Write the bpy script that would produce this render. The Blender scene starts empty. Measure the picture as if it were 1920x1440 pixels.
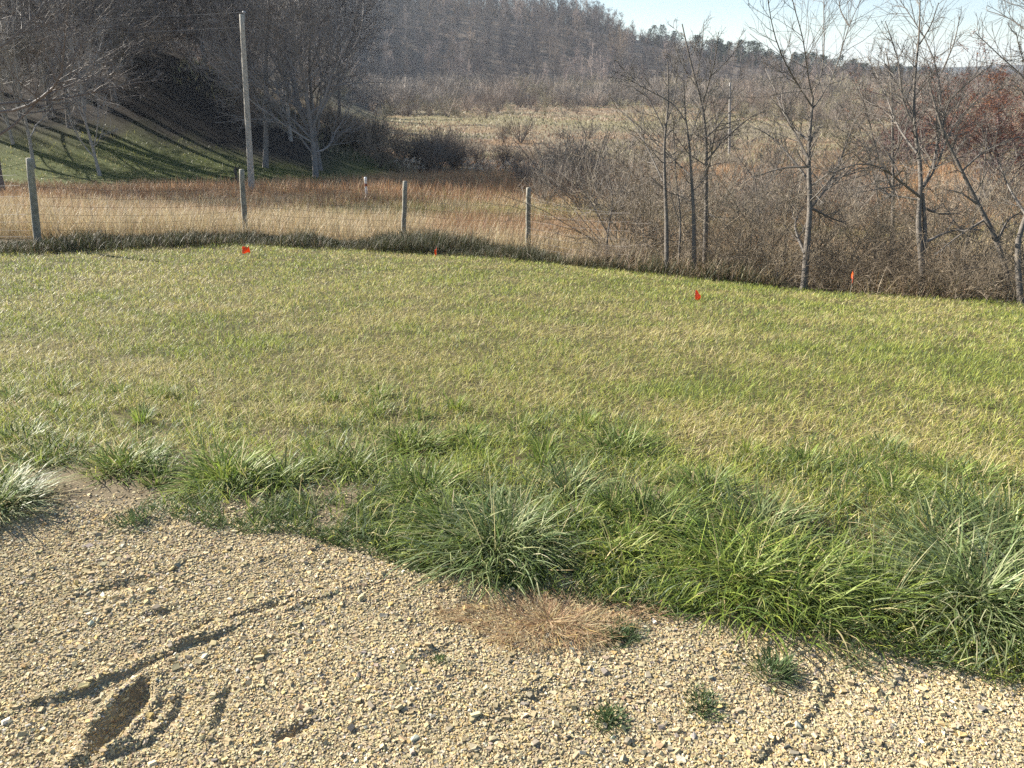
import bpy, math
import numpy as np

# ------------------------------------------------------------------ camera, world, sun, exposure
S = bpy.context.scene
col = S.collection
PITCH = math.radians(22.07)
EYE = 1.6
FPX = 1443.0
cam_d = bpy.data.cameras.new("camera")
cam = bpy.data.objects.new("camera", cam_d)
col.objects.link(cam)
cam.location = (0, 0, EYE)
cam.rotation_euler = (math.pi / 2 - PITCH, 0, 0)
cam_d.sensor_width = 36
cam_d.lens = 36 * FPX / 1920
cam_d.clip_start = 0.05
cam_d.clip_end = 9000
S.camera = cam

SUN_LEFT = math.radians(62)      # how far left of the view direction the sun stands
SUN_EL = math.radians(27)
W = bpy.data.worlds.new("World")
S.world = W
W.use_nodes = True
nt = W.node_tree
nt.nodes.clear()
sky = nt.nodes.new("ShaderNodeTexSky")
sky.sky_type = 'NISHITA'
sky.sun_disc = False
sky.sun_elevation = SUN_EL
sky.sun_rotation = -SUN_LEFT
sky.altitude = 1800
sky.air_density = 1.1
sky.dust_density = 0.5
sky.ozone_density = 1.6
# thin cirrus: a slightly whiter veil over parts of the sky
tc = nt.nodes.new("ShaderNodeTexCoord")
mp = nt.nodes.new("ShaderNodeMapping")
mp.inputs['Scale'].default_value = (1.5, 1.5, 14)
nz = nt.nodes.new("ShaderNodeTexNoise")
nz.inputs['Scale'].default_value = 2.2
nz.inputs['Detail'].default_value = 6
rp = nt.nodes.new("ShaderNodeValToRGB")
rp.color_ramp.elements[0].position = 0.42
rp.color_ramp.elements[0].color = (0, 0, 0, 1)
rp.color_ramp.elements[1].position = 0.75
rp.color_ramp.elements[1].color = (0.25, 0.25, 0.25, 1)
mx = nt.nodes.new("ShaderNodeMix")
mx.data_type = 'RGBA'
mx.inputs[7].default_value = (3.6, 4.6, 6.0, 1)
bg = nt.nodes.new("ShaderNodeBackground")
bg.inputs['Strength'].default_value = 0.057
out = nt.nodes.new("ShaderNodeOutputWorld")
L_ = nt.links.new
L_(tc.outputs['Generated'], mp.inputs['Vector'])
L_(mp.outputs['Vector'], nz.inputs['Vector'])
L_(nz.outputs['Fac'], rp.inputs['Fac'])
L_(rp.outputs['Color'], mx.inputs[0])
L_(sky.outputs['Color'], mx.inputs[6])
L_(mx.outputs[2], bg.inputs['Color'])
L_(bg.outputs['Background'], out.inputs['Surface'])

sun_d = bpy.data.lights.new("sun", 'SUN')
sun_d.energy = 5.0
sun_d.angle = math.radians(0.5)
sun_d.color = (1.0, 0.93, 0.82)
sun = bpy.data.objects.new("sun", sun_d)
col.objects.link(sun)
# a sun lamp shines along its local -Z
from mathutils import Vector
sdir = Vector((-math.sin(SUN_LEFT) * math.cos(SUN_EL), math.cos(SUN_LEFT) * math.cos(SUN_EL), math.sin(SUN_EL)))
sun.rotation_euler = sdir.to_track_quat('Z', 'Y').to_euler()

S.view_settings.view_transform = 'Standard'
S.view_settings.look = 'None'
S.view_settings.exposure = 1.55
S.view_settings.gamma = 1
S.cycles.max_bounces = 6
S.cycles.diffuse_bounces = 3
S.cycles.glossy_bounces = 2
S.cycles.transmission_bounces = 3
S.cycles.volume_bounces = 0
S.cycles.transparent_max_bounces = 8
S.cycles.use_denoising = False

R = np.random.default_rng(11)

# ------------------------------------------------------------------ numpy helpers
def sm(t):
    t = np.clip(t, 0, 1)
    return t * t * (3 - 2 * t)


def hashn(ix, iy, seed):
    n = (ix.astype(np.int64) * 374761393 + iy.astype(np.int64) * 668265263 + seed * 144665) & 0x7fffffff
    n = ((n ^ (n >> 13)) * 1274126177) & 0x7fffffff
    n = (n ^ (n >> 16)) & 0xffff
    return n / 65535.0


def vnoise(x, y, s, seed=0):
    x = np.asarray(x, float) / s
    y = np.asarray(y, float) / s
    ix, iy = np.floor(x), np.floor(y)
    fx, fy = sm(x - ix), sm(y - iy)
    a = hashn(ix, iy, seed); b = hashn(ix + 1, iy, seed)
    c = hashn(ix, iy + 1, seed); d = hashn(ix + 1, iy + 1, seed)
    return (a * (1 - fx) + b * fx) * (1 - fy) + (c * (1 - fx) + d * fx) * fy


def fbm(x, y, s, seed=0, o=3):
    v = 0; a = 0.5; t = 0
    for k in range(o):
        v = v + a * vnoise(x, y, s / 2 ** k, seed + k * 17)
        t += a; a *= 0.5
    return v / t


def seg_dist(x, y, pts):
    """distance to a polyline, signed by side (+ = left of the walking direction), and the share walked"""
    best = np.full(np.shape(x), 1e9); sgn = np.ones(np.shape(x)); par = np.zeros(np.shape(x))
    n = len(pts) - 1
    for i in range(n):
        ax, ay = pts[i]; bx, by = pts[i + 1]
        dx, dy = bx - ax, by - ay
        L2 = dx * dx + dy * dy
        t = np.clip(((x - ax) * dx + (y - ay) * dy) / L2, 0, 1)
        d = np.hypot(x - ax - t * dx, y - ay - t * dy)
        s = np.sign(dx * (y - ay) - dy * (x - ax))
        m = d < best
        best = np.where(m, d, best); sgn = np.where(m, s, sgn); par = np.where(m, (i + t) / n, par)
    return best, sgn, par


def flat_at(px, py, z=0.0):
    """where the line of sight through a photo pixel meets level ground z"""
    u = (px - 960) / FPX; w = (py - 720) / FPX
    dy = math.cos(PITCH) - w * math.sin(PITCH)
    dz = -math.sin(PITCH) - w * math.cos(PITCH)
    k = (z - EYE) / dz
    return (u * k, dy * k)


# ------------------------------------------------------------------ the lie of the land
SX = [-40, -12, -8, -5, -1.6, .4, 2.5, 4.3, 6, 8, 20]
SS = [.07, .095, .105, .12, .135, .14, .15, .165, .17, .178, .18]
PD = [18, 25, 35, 50, 69, 90, 110, 165, 250, 320, 700, 1100, 1500, 2200, 4000]
PZ = [-2.1, -2.8, -3.6, -4.6, -5.5, -6.2, -6.8, -7.2, -7.5, -6.2, -9, -9, 6, -5, -10]
CX = [-400, -200, -100, 45, 93, 141, 205, 250, 350, 600]
CZ = [48, 46, 41, 30, 12.5, 3.5, -4.5, -9, -10, -10]
EX = [-20, -12, -7.5, -5, -1.6, .4, 2.5, 4.3, 5.8, 6.8, 10, 20]
ED = [6, 9, 11.3, 14.1, 14.4, 13.4, 11.9, 11.0, 10.1, 9.65, 8.5, 6]

RUT = [flat_at(*p) for p in [(-220, 1425), (0, 1345), (180, 1280), (350, 1208), (520, 1148), (700, 1090), (860, 1045)]]
HOLE = [flat_at(*p) for p in [(178, 1412), (212, 1365), (243, 1322), (272, 1284)]]
TREAD = [[flat_at(*p) for p in q] for q in (
    [(90, 1445), (150, 1425), (200, 1412), (275, 1385), (322, 1330), (335, 1270)],
    [(385, 1375), (400, 1320), (412, 1278)],
    [(1400, 1432), (1428, 1402), (1455, 1368)],
    [(1575, 1362), (1600, 1400), (1625, 1440)],
    [(1500, 1365), (1525, 1310), (1570, 1262)],
    [(420, 1165), (370, 1188), (300, 1215)])]
DENTS = [(flat_at(545, 1374), .055, .018, .018), (flat_at(300, 1152), .05, .018, .014), (flat_at(505, 1140), .10, .02, .012),
         (flat_at(820, 1230), .05, .03, .012), (flat_at(1010, 1310), .06, .03, .012), (flat_at(230, 1100), .12, .03, .012)]


def gravel_edge(x):
    """far edge of the gravel, as a distance, across the scene"""
    return np.interp(x, GEX, GEY)


_g = [(-700, 960), (-200, 975), (0, 958), (120, 952), (300, 945), (430, 985), (560, 985), (700, 1025), (800, 1062), (930, 1085), (1100, 1112),
      (1220, 1132), (1380, 1158), (1600, 1205), (1750, 1240), (1920, 1275), (2300, 1400), (2900, 1600)]
_gp = sorted(flat_at(*p) for p in _g)
GEX = [p[0] for p in _gp]; GEY = [p[1] for p in _gp]


def H(x, y, fine=True):
    x = np.asarray(x, float); y = np.asarray(y, float)
    s = np.interp(x, SX, SS)
    near = -s * np.maximum(y - 2.6, 0) + -s * .5 * 0
    near = near + 0.04 * (fbm(x, y, 2.2, 3) - .5) * sm((y - 3) / 3)
    far = np.interp(y, PD, PZ)
    # slightly lower hollow behind the right-hand brush
    far = far - 0.8 * sm((x - 3) / 8) * sm((60 - y) / 25)
    w = sm((y - 15) / 9)
    z = near * (1 - w) + far * w
    # roll of the open land
    z = z + (fbm(x, y, 26, 5) - .5) * 1.1 * sm((y - 28) / 40) + (fbm(x, y, 90, 9) - .5) * 3 * sm((y - 90) / 100)
    # the wooded ridge
    toe = np.interp(x, [-260, -120, -60, 60, 300], [150, 240, 318, 328, 330])
    c = np.interp(x, CX, CZ)
    z = z + (c - np.interp(y, PD, PZ)) * sm((y - toe) / (520 - toe)) * sm((900 - y) / 350) + \
        (fbm(x, y, 45, 21) - .5) * 9 * sm((y - toe) / 60) * sm((900 - y) / 300)
    # the far ridge on the horizon
    z = z + (fbm(x, y, 400, 31) - .5) * 22 * sm((y - 1000) / 400)
    # the grassy bank and the dark mound at the left
    u = sm((-x - 6 - .20 * np.maximum(y - 72, 0)) / 20)
    v = sm((y - 39.5) / 21)
    back = 1 - .55 * sm((y - 61) / 16) + .9 * sm((y - 110) / 80)
    z = z + 6.9 * u * v * back * (1 + .25 * sm((-x - 30) / 40))
    z = z + 1.2 * np.exp(-((x + 26) / 5.5) ** 2 - ((y - 60) / 6) ** 2)
    if fine:
        g = sm((gravel_edge(x) - y) / .12)
        m = (y < 3.6) & (np.abs(x) < 6)
        if np.any(m):
            zz = np.zeros_like(z)
            xm, ym = x[m] if x.ndim else x, y[m] if y.ndim else y
            h = 0.010 * (fbm(xm, ym, .35, 41, 3) - .5) + .010 * (fbm(xm, ym, .09, 43, 2) - .5)
            d, sg, t = seg_dist(xm, ym, RUT)
            fade = sm((1 - t) / .5) * (.25 + .9 * sm((fbm(xm, ym, .16, 49, 2) - .3) / .3))
            wob = (fbm(xm, ym, .06, 47, 3) - .5) * .035
            dd = d * sg + wob
            h = h + fade * (0.007 * np.exp(-((dd - .014) / .018) ** 2) - .008 * sm(-dd / .012) * sm((dd + .30) / .24))
            d, sg, t = seg_dist(xm, ym, HOLE)
            d = d + (fbm(xm, ym, .05, 53, 3) - .5) * .035
            wd = .040 * np.sqrt(np.clip(t * (1 - t) * 4, .08, 1))
            h = h - .032 * sm((wd + .028 - d) / .055) + .012 * np.exp(-((d - wd - .025) / .018) ** 2)
            for q in TREAD:
                d, sg, t = seg_dist(xm, ym, q)
                sc_ = .55 if q[0][0] > 0 else .8
                d = d + (fbm(xm, ym, .05, 59, 3) - .5) * .03
                e = sm(t * 6) * sm((1 - t) * 6)
                h = h + .62 * sc_ * e * (.014 * np.exp(-(d / .014) ** 2) - .016 * np.exp(-((d * sg + .026) / .016) ** 2))
            for (cx, cy), ax, ay, dep in DENTS:
                a = .45
                ux = (xm - cx) * math.cos(a) + (ym - cy) * math.sin(a); uy = -(xm - cx) * math.sin(a) + (ym - cy) * math.cos(a)
                h = h - dep * np.exp(-(ux / ax) ** 2 - (uy / ay) ** 2) + dep * .3 * np.exp(-(ux / ax) ** 2 - ((uy - ay * 1.7) / ay) ** 2)
            if x.ndim:
                zz[m] = h
            else:
                zz = h
            z = z + zz * g
            z = z + .02 * (fbm(x, y, .25, 61, 2) - .3) * (1 - g) * sm((4 - y) / 1)
    return z


def ray(px, py):
    u = (px - 960) / FPX; w = (py - 720) / FPX
    return np.array([u, math.cos(PITCH) - w * math.sin(PITCH), -math.sin(PITCH) - w * math.cos(PITCH)])


_KS = np.geomspace(1.2, 1500, 6000)


def at(px, py):
    """point of the ground seen through a photo pixel"""
    d = ray(px, py)
    P = d[None] * _KS[:, None] + np.array([0, 0, EYE])
    below = P[:, 2] < H(P[:, 0], P[:, 1], False)
    i = int(np.argmax(below)) if below.any() else len(_KS) - 1
    return P[i]


def on(px, y):
    """point of the ground at distance y seen at photo column px"""
    z = -2.0
    for _ in range(12):
        zc = y * math.cos(PITCH) + (EYE - z) * math.sin(PITCH)
        x = (px - 960) / FPX * zc
        z = float(H(np.array([x]), np.array([y]), False)[0])
    return np.array([x, y, z])


def lift(px, py, zc):
    return ray(px, py) * zc + np.array([0, 0, EYE])


# ------------------------------------------------------------------ mesh helpers
def link(name, data, parent=None):
    o = bpy.data.objects.new(name, data)
    col.objects.link(o)
    if parent is not None:
        o.parent = parent
    return o


def mk_mesh(name, V, F, mat, C=None, smooth=False):
    """V (n,3); F list of index arrays (m,3) / (m,4); C (n,3) linear colours"""
    me = bpy.data.meshes.new(name)
    V = np.ascontiguousarray(V, np.float32)
    F = [np.ascontiguousarray(f, np.int32) for f in F if len(f)]
    me.vertices.add(len(V)); me.vertices.foreach_set("co", V.ravel())
    nl = sum(f.size for f in F); npoly = sum(len(f) for f in F)
    me.loops.add(nl); me.polygons.add(npoly)
    me.loops.foreach_set("vertex_index", np.concatenate([f.ravel() for f in F]))
    sizes = np.concatenate([np.full(len(f), f.shape[1], np.int32) for f in F])
    starts = np.concatenate([[0], np.cumsum(sizes)[:-1]]).astype(np.int32)
    me.polygons.foreach_set("loop_start", starts)
    me.polygons.foreach_set("use_smooth", np.full(npoly, smooth, bool))
    if C is not None:
        a = me.color_attributes.new("Col", 'FLOAT_COLOR', 'POINT')
        c4 = np.ones((len(V), 4), np.float32); c4[:, :3] = np.clip(C, 0, 1)
        a.data.foreach_set("color", c4.ravel())
    me.update(calc_edges=True)
    me.materials.append(mat)
    return me


def merge(parts):
    """parts: list of (V, F, C) -> one"""
    Vs, Fs, Cs, o = [], [], [], 0
    for V, F, C in parts:
        Vs.append(V); Cs.append(C)
        Fs += [f + o for f in F if len(f)]
        o += len(V)
    tri = [f for f in Fs if f.shape[1] == 3]; qd = [f for f in Fs if f.shape[1] == 4]
    F = ([np.concatenate(tri)] if tri else []) + ([np.concatenate(qd)] if qd else [])
    return np.concatenate(Vs), F, np.concatenate(Cs)


def sweep(P, Rr, sides, C):
    """P (B,K,3) centre lines, Rr (B,K) radii, C (B,3) colours"""
    B, K, _ = P.shape
    T = np.gradient(P, axis=1)
    T /= np.linalg.norm(T, axis=2, keepdims=True) + 1e-9
    m = T.mean(axis=1)
    ref = np.where(np.abs(m[:, 2:3]) < .8, np.array([[0, 0, 1.]]), np.array([[1., 0, 0]]))
    ref = np.repeat(ref[:, None], K, 1)
    A = np.cross(T, ref); A /= np.linalg.norm(A, axis=2, keepdims=True) + 1e-9
    Bn = np.cross(T, A)
    ang = np.arange(sides) * 2 * math.pi / sides
    V = P[:, :, None] + Rr[:, :, None, None] * (A[:, :, None] * np.cos(ang)[:, None] + Bn[:, :, None] * np.sin(ang)[:, None])
    idx = np.arange(B * K * sides).reshape(B, K, sides)
    a = idx[:, :-1]; b = idx[:, 1:]
    F = np.stack([a, np.roll(a, -1, 2), np.roll(b, -1, 2), b], -1).reshape(-1, 4)
    Cc = np.repeat(C, K * sides, 0)
    return V.reshape(-1, 3), [F], Cc


def blades(pos, Ln, wd, az, l0, l1, Cb, K=3, face=None, tipc=None, rg=R):
    """grass blades: pos (N,3)"""
    N = len(pos)
    if face is None:
        face = az + math.pi / 2 + rg.normal(0, .5, N)
    t = np.linspace(0, 1, K + 1)
    th = l0[:, None] + (l1 - l0)[:, None] * t[None, :] ** 1.3
    thm = (th[:, 1:] + th[:, :-1]) / 2
    st = Ln[:, None] / K
    dx = np.sin(thm) * st; dz = np.cos(thm) * st
    cx = np.concatenate([np.zeros((N, 1)), np.cumsum(dx, 1)], 1)
    cz = np.concatenate([np.zeros((N, 1)), np.cumsum(dz, 1)], 1)
    P = np.stack([pos[:, 0:1] + cx * np.cos(az)[:, None], pos[:, 1:2] + cx * np.sin(az)[:, None], pos[:, 2:3] + cz], -1)
    sd = np.stack([np.cos(face), np.sin(face), np.zeros(N)], -1)
    w = wd[:, None] * .5 * (1 - t[None, :-1] ** 2 * .75) * np.where(t[None, :-1] == 0, .7, 1)
    Lf = P[:, :-1] - sd[:, None] * w[..., None]
    Rt = P[:, :-1] + sd[:, None] * w[..., None]
    V = np.concatenate([Lf, Rt, P[:, -1:]], 1)
    n = 2 * K + 1
    base = (np.arange(N) * n)[:, None]
    q = np.concatenate([base + np.array([[k, K + k, K + k + 1, k + 1]]) for k in range(K - 1)], 0) if K > 1 else np.zeros((0, 4), int)
    tr = base + np.array([[K - 1, 2 * K - 1, 2 * K]])
    C = np.repeat(Cb[:, None], n, 1)
    if tipc is not None:
        C[:, -1] = tipc; C[:, K - 1] = C[:, K - 1] * .6 + tipc * .4
    return V.reshape(-1, 3), [tr, q], C.reshape(-1, 3)


def interp_poly(P, t):
    K = P.shape[1]
    f = np.clip(t, 0, .9999) * (K - 1)
    i = f.astype(int); w = (f - i)[:, None]
    r = np.arange(len(P))
    return P[r, i] * (1 - w) + P[r, i + 1] * w, P[r, i + 1] - P[r, i], i, w[:, 0]


def grow(P, Rr, n, tmin=.2, lf=.5, ang=(30, 60), K=5, up=.08, wob=.12, rf=.6, tip=.35, rmin=.003, rg=R, lmin=0.0, tmax=1.0):
    """side branches off every parent; n may be an int or an array"""
    B = len(P)
    n = np.full(B, n) if np.isscalar(n) else n
    ix = np.repeat(np.arange(B), n)
    N = len(ix)
    t = tmin + (tmax - tmin) * rg.random(N)
    Pp = P[ix]
    p, T, i, w = interp_poly(Pp, t)
    T = T / (np.linalg.norm(T, axis=1, keepdims=True) + 1e-9)
    Lp = np.linalg.norm(np.diff(Pp, axis=1), axis=2).sum(1)
    a = rg.normal(size=(N, 3)); a -= (a * T).sum(1)[:, None] * T
    a /= np.linalg.norm(a, axis=1, keepdims=True)
    th = np.radians(rg.uniform(ang[0], ang[1], N))
    d = T * np.cos(th)[:, None] + a * np.sin(th)[:, None]
    Ln = np.maximum(Lp * lf * (1.15 - .75 * (t - tmin) / max(1e-6, 1 - tmin)) * rg.uniform(.55, 1.25, N), lmin)
    rp_ = Rr[ix, i] * (1 - w) + Rr[ix, i + 1] * w
    r0 = np.maximum(rp_ * rf * rg.uniform(.75, 1.05, N), rmin)
    out = [p]
    for k in range(K - 1):
        d = d + rg.normal(0, wob, (N, 3)) + np.array([0, 0, up])
        d /= np.linalg.norm(d, axis=1, keepdims=True)
        p = p + d * (Ln / (K - 1))[:, None]
        out.append(p)
    P2 = np.stack(out, 1)
    R2 = r0[:, None] * np.linspace(1, tip, K)[None]
    R2 = np.maximum(R2, rmin * .7)
    return P2, R2


def tag(o, label=None, cat=None, group=None, kind=None):
    if label: o['label'] = label
    if cat: o['category'] = cat
    if group: o['group'] = group
    if kind: o['kind'] = kind
    return o


def empty(name, loc, rz=0.0):
    o = bpy.data.objects.new(name, None)
    o.empty_display_size = .2
    col.objects.link(o)
    o.location = loc; o.rotation_euler = (0, 0, rz)
    return o


# ------------------------------------------------------------------ materials
def mat_attr(name, rough=.6, spec=.3, trans=0.0, bump=0.0, bscale=60.0, var=0.0, vscale=8.0, tint=(1, 1, 1)):
    m = bpy.data.materials.new(name)
    m.use_nodes = True
    t = m.node_tree; t.nodes.clear()
    o = t.nodes.new("ShaderNodeOutputMaterial")
    p = t.nodes.new("ShaderNodeBsdfPrincipled")
    a = t.nodes.new("ShaderNodeAttribute"); a.attribute_name = "Col"
    p.inputs['Roughness'].default_value = rough
    p.inputs['Specular IOR Level'].default_value = spec
    csrc = a.outputs['Color']
    if var > 0:
        g = t.nodes.new("ShaderNodeNewGeometry")
        n = t.nodes.new("ShaderNodeTexNoise"); n.inputs['Scale'].default_value = vscale; n.inputs['Detail'].default_value = 5
        mr = t.nodes.new("ShaderNodeMapRange")
        mr.inputs['From Min'].default_value = .3; mr.inputs['From Max'].default_value = .7
        mr.inputs['To Min'].default_value = 1 - var; mr.inputs['To Max'].default_value = 1 + var
        x = t.nodes.new("ShaderNodeVectorMath"); x.operation = 'SCALE'
        t.links.new(g.outputs['Position'], n.inputs['Vector'])
        t.links.new(n.outputs['Fac'], mr.inputs['Value'])
        t.links.new(csrc, x.inputs[0]); t.links.new(mr.outputs['Result'], x.inputs['Scale'])
        csrc = x.outputs[0]
    t.links.new(csrc, p.inputs['Base Color'])
    if bump > 0:
        g2 = t.nodes.new("ShaderNodeNewGeometry")
        n2 = t.nodes.new("ShaderNodeTexNoise"); n2.inputs['Scale'].default_value = bscale; n2.inputs['Detail'].default_value = 6
        b = t.nodes.new("ShaderNodeBump"); b.inputs['Strength'].default_value = bump; b.inputs['Distance'].default_value = .3 / bscale * 3
        t.links.new(g2.outputs['Position'], n2.inputs['Vector'])
        t.links.new(n2.outputs['Fac'], b.inputs['Height'])
        t.links.new(b.outputs['Normal'], p.inputs['Normal'])
    if trans > 0:
        tr = t.nodes.new("ShaderNodeBsdfTranslucent")
        mxs = t.nodes.new("ShaderNodeMixShader"); mxs.inputs[0].default_value = trans
        t.links.new(csrc, tr.inputs['Color'])
        t.links.new(p.outputs[0], mxs.inputs[1]); t.links.new(tr.outputs[0], mxs.inputs[2])
        t.links.new(mxs.outputs[0], o.inputs['Surface'])
    else:
        t.links.new(p.outputs[0], o.inputs['Surface'])
    return m


M_ground = mat_attr("ground soil", .95, .1, bump=.5, bscale=90, var=.22, vscale=9)
M_stone = mat_attr("crushed stone", .92, .10, bump=.25, bscale=500, var=.12, vscale=160)
M_blade = mat_attr("grass blade", .5, .28, trans=.34)
M_dry = mat_attr("dry grass", .6, .35, trans=.25)
M_bark = mat_attr("bark", .85, .2, bump=.5, bscale=45, var=.28, vscale=18)
M_twig = mat_attr("twig bark", .7, .3)
M_farwood = mat_attr("far twigs", .9, .1)
M_needle = mat_attr("pine needles", .8, .15)
M_leaf = mat_attr("russet leaf", .6, .3, trans=.25)
M_wood = mat_attr("weathered wood", .8, .25, bump=.6, bscale=70, var=.35, vscale=14)
M_wire = mat_attr("wire", .55, .5)
M_flag = mat_attr("flag plastic", .45, .4, trans=.4)
M_plain = mat_attr("painted plastic", .5, .4)


def cc(*rgb):
    return np.array(rgb, float)


def mixcol(pal, wts, N, rg=R, jit=.12):
    pal = np.array(pal, float); wts = np.array(wts, float); wts /= wts.sum()
    i = rg.choice(len(pal), N, p=wts)
    return pal[i] * rg.normal(1, jit, (N, 1)).clip(.6, 1.5) * rg.normal(1, jit * .3, (N, 3))


# ------------------------------------------------------------------ the ground sheet
def ax_grid(lo, hi, step, far, g):
    mid = list(np.arange(lo, hi + 1e-6, step))
    a, s = [], step
    v = hi
    while v < far[1]:
        s *= g; v += s; a.append(v)
    b, s, v = [], step, lo
    while v > far[0]:
        s *= g; v -= s; b.append(v)
    return np.array(b[::-1] + mid + a)


gx = ax_grid(-2.6, 2.6, .014, (-3200, 3200), 1.055)
gy = ax_grid(1.1, 3.2, .012, (-40, 3600), 1.03)
X, Y = np.meshgrid(gx, gy)
Z = H(X, Y)
# tree-top roughness of the ridge beyond everything
Z = Z + (vnoise(X, Y, 22, 77) * 8) * sm((Y - 1000) / 200)


def ground_col(x, y):
    n1 = fbm(x, y, 1.5, 101); n2 = fbm(x, y, 9, 103); n3 = fbm(x, y, 40, 105, 4)
    ge = gravel_edge(x)
    gravel = np.array([.27, .225, .145])
    soil = np.array([.155, .125, .08])
    lawn = np.array([.085, .075, .035])
    straw = np.array([.25, .19, .10])
    redg = np.array([.22, .135, .075])
    green = np.array([.075, .10, .028])
    scrub = np.array([.20, .165, .115])
    litter = np.array([.135, .108, .085])
    meadow = np.array([.20, .172, .095])
    L = lambda a, b, w: a * (1 - w[..., None]) + b * w[..., None]
    c = L(np.broadcast_to(gravel, x.shape + (3,)), soil, sm((y - ge + .05 * n1) / .12))
    c = L(c, lawn, sm((y - ge - .5 - .6 * n1) / .5))
    De = np.interp(x, EX, ED)
    c = L(c, soil * .6, sm((y - De) / .4))
    c = L(c, straw, sm((y - De - 2) / 1.5))
    c = L(c, redg, sm((n2 - .45) / .15) * sm((y - 17) / 6))
    # green bank at the left
    gb = sm((-x - 6) / 4) * sm((y - 36.5) / 4) * sm((66 - y) / 8)
    c = L(c, green, gb * .9)
    c = L(c, litter * .34, sm((-x - 9) / 5) * sm((y - 44.5 - 3 * n1) / 4))  # leaf litter darkened: the mound's shade is painted into the ground colour
    # open valley
    v = sm((y - 58) / 20)
    mm = L(np.broadcast_to(scrub, x.shape + (3,)), meadow, sm((n3 - .45) / .12))
    mm = L(mm, redg * 1.05, sm((n2 - .5) / .12) * .7)
    c = L(c, mm, v * (1 - sm((-x - 25) / 20)))
    # pale meadow in mid valley
    c = L(c, meadow * 1.1, np.exp(-((x - 12) / 40) ** 2 - ((y - 150) / 35) ** 2) * .8)
    toe = np.interp(x, [-260, -120, -60, 60, 300], [150, 240, 318, 328, 330])
    c = L(c, litter, sm((y - toe + 10) / 25))
    c = L(c, np.array([.07, .075, .07]), sm((y - 900) / 200))
    return c


Cg = ground_col(X.ravel(), Y.ravel())
ny, nx = X.shape
idx = np.arange(nx * ny).reshape(ny, nx)
Fq = np.stack([idx[:-1, :-1], idx[:-1, 1:], idx[1:, 1:], idx[1:, :-1]], -1).reshape(-1, 4)
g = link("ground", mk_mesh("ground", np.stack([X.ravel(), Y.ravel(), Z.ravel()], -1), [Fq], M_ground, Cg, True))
tag(g, "sloping ground from the gravel drive down through lawn and field to the wooded ridge", "ground", kind='structure')
del X, Y, Z, Cg, Fq


def hz(x, y):
    return H(np.asarray(x, float), np.asarray(y, float))


# ------------------------------------------------------------------ gravel: crushed stones
def build_stones():
    ico = np.array([(a, b, c) for a in (-1, 1) for b in (-1, 1) for c in (-1, 1)], float) * .62
    T = np.array([(0, 1, 3, 2), (4, 6, 7, 5), (0, 4, 5, 1), (2, 3, 7, 6), (0, 2, 6, 4), (1, 5, 7, 3)])
    rg = np.random.default_rng(5)
    N = 520000
    y = 1.12 + (3.35 - 1.12) * rg.random(N) ** 1.05
    x = rg.uniform(-1, 1, N) * (1.15 + .78 * y)
    # denser near the viewer's frame; thin into the grass
    ge = gravel_edge(x) + .16 * (fbm(x, y, .3, 7) - .5)
    keep = (y < ge + .02) | (rg.random(N) < .35 * np.exp(-(y - ge) / .12))
    x, y = x[keep], y[keep]
    N = len(x)
    patch = fbm(x, y, .22, 71, 3)
    big = rg.random(N)
    sz = (.0024 + .0020 * rg.random(N) + .0030 * big ** 10 + .0055 * big ** 150) * (.75 + .6 * patch)
    z = hz(x, y) + sz * rg.uniform(-.1, .55, N)
    V = ico[None] + rg.uniform(-.30, .30, (N, len(ico), 3))
    V = V * (np.stack([rg.uniform(.9, 1.5, N), rg.uniform(.7, 1.1, N), rg.uniform(.30, .70, N)], -1) * sz[:, None])[:, None]
    # random tilt then yaw
    a = rg.normal(0, .45, N); b = rg.uniform(0, 2 * math.pi, N)
    ca, sa = np.cos(a)[:, None], np.sin(a)[:, None]
    vy = V[..., 1] * ca - V[..., 2] * sa; vz = V[..., 1] * sa + V[..., 2] * ca
    cb, sb = np.cos(b)[:, None], np.sin(b)[:, None]
    vx = V[..., 0] * cb - vy * sb; vy2 = V[..., 0] * sb + vy * cb
    V = np.stack([vx + x[:, None], vy2 + y[:, None], vz + z[:, None]], -1).reshape(-1, 3)
    F = (np.arange(N) * len(ico))[:, None, None] + T[None]
    C = mixcol([(.475, .385, .22), (.42, .345, .21), (.53, .45, .28), (.35, .30, .215), (.27, .24, .195), (.50, .37, .17), (.33, .24, .15), (.60, .56, .44)],
               [30, 26, 16, 12, 5, 8, 3, 2.5], N, rg, .10)
    C = C * (.9 + .2 * fbm(x, y, .5, 73)[:, None])
    C = np.repeat(C, len(ico), 0)
    o = link("gravel", mk_mesh("gravel", V, [F.reshape(-1, 4)], M_stone, C))
    tag(o, "buff crushed limestone gravel of the drive with tyre ruts", "gravel", kind='stuff')


build_stones()

# ------------------------------------------------------------------ lawn
G_GREEN = (.21, .27, .05); G_LIME = (.42, .46, .10); G_STRAW = (.60, .53, .27); G_TAN = (.40, .32, .17)
G_BLUE = (.15, .20, .105); G_DARK = (.085, .125, .035); G_YEL = (.50, .46, .13)


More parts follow.
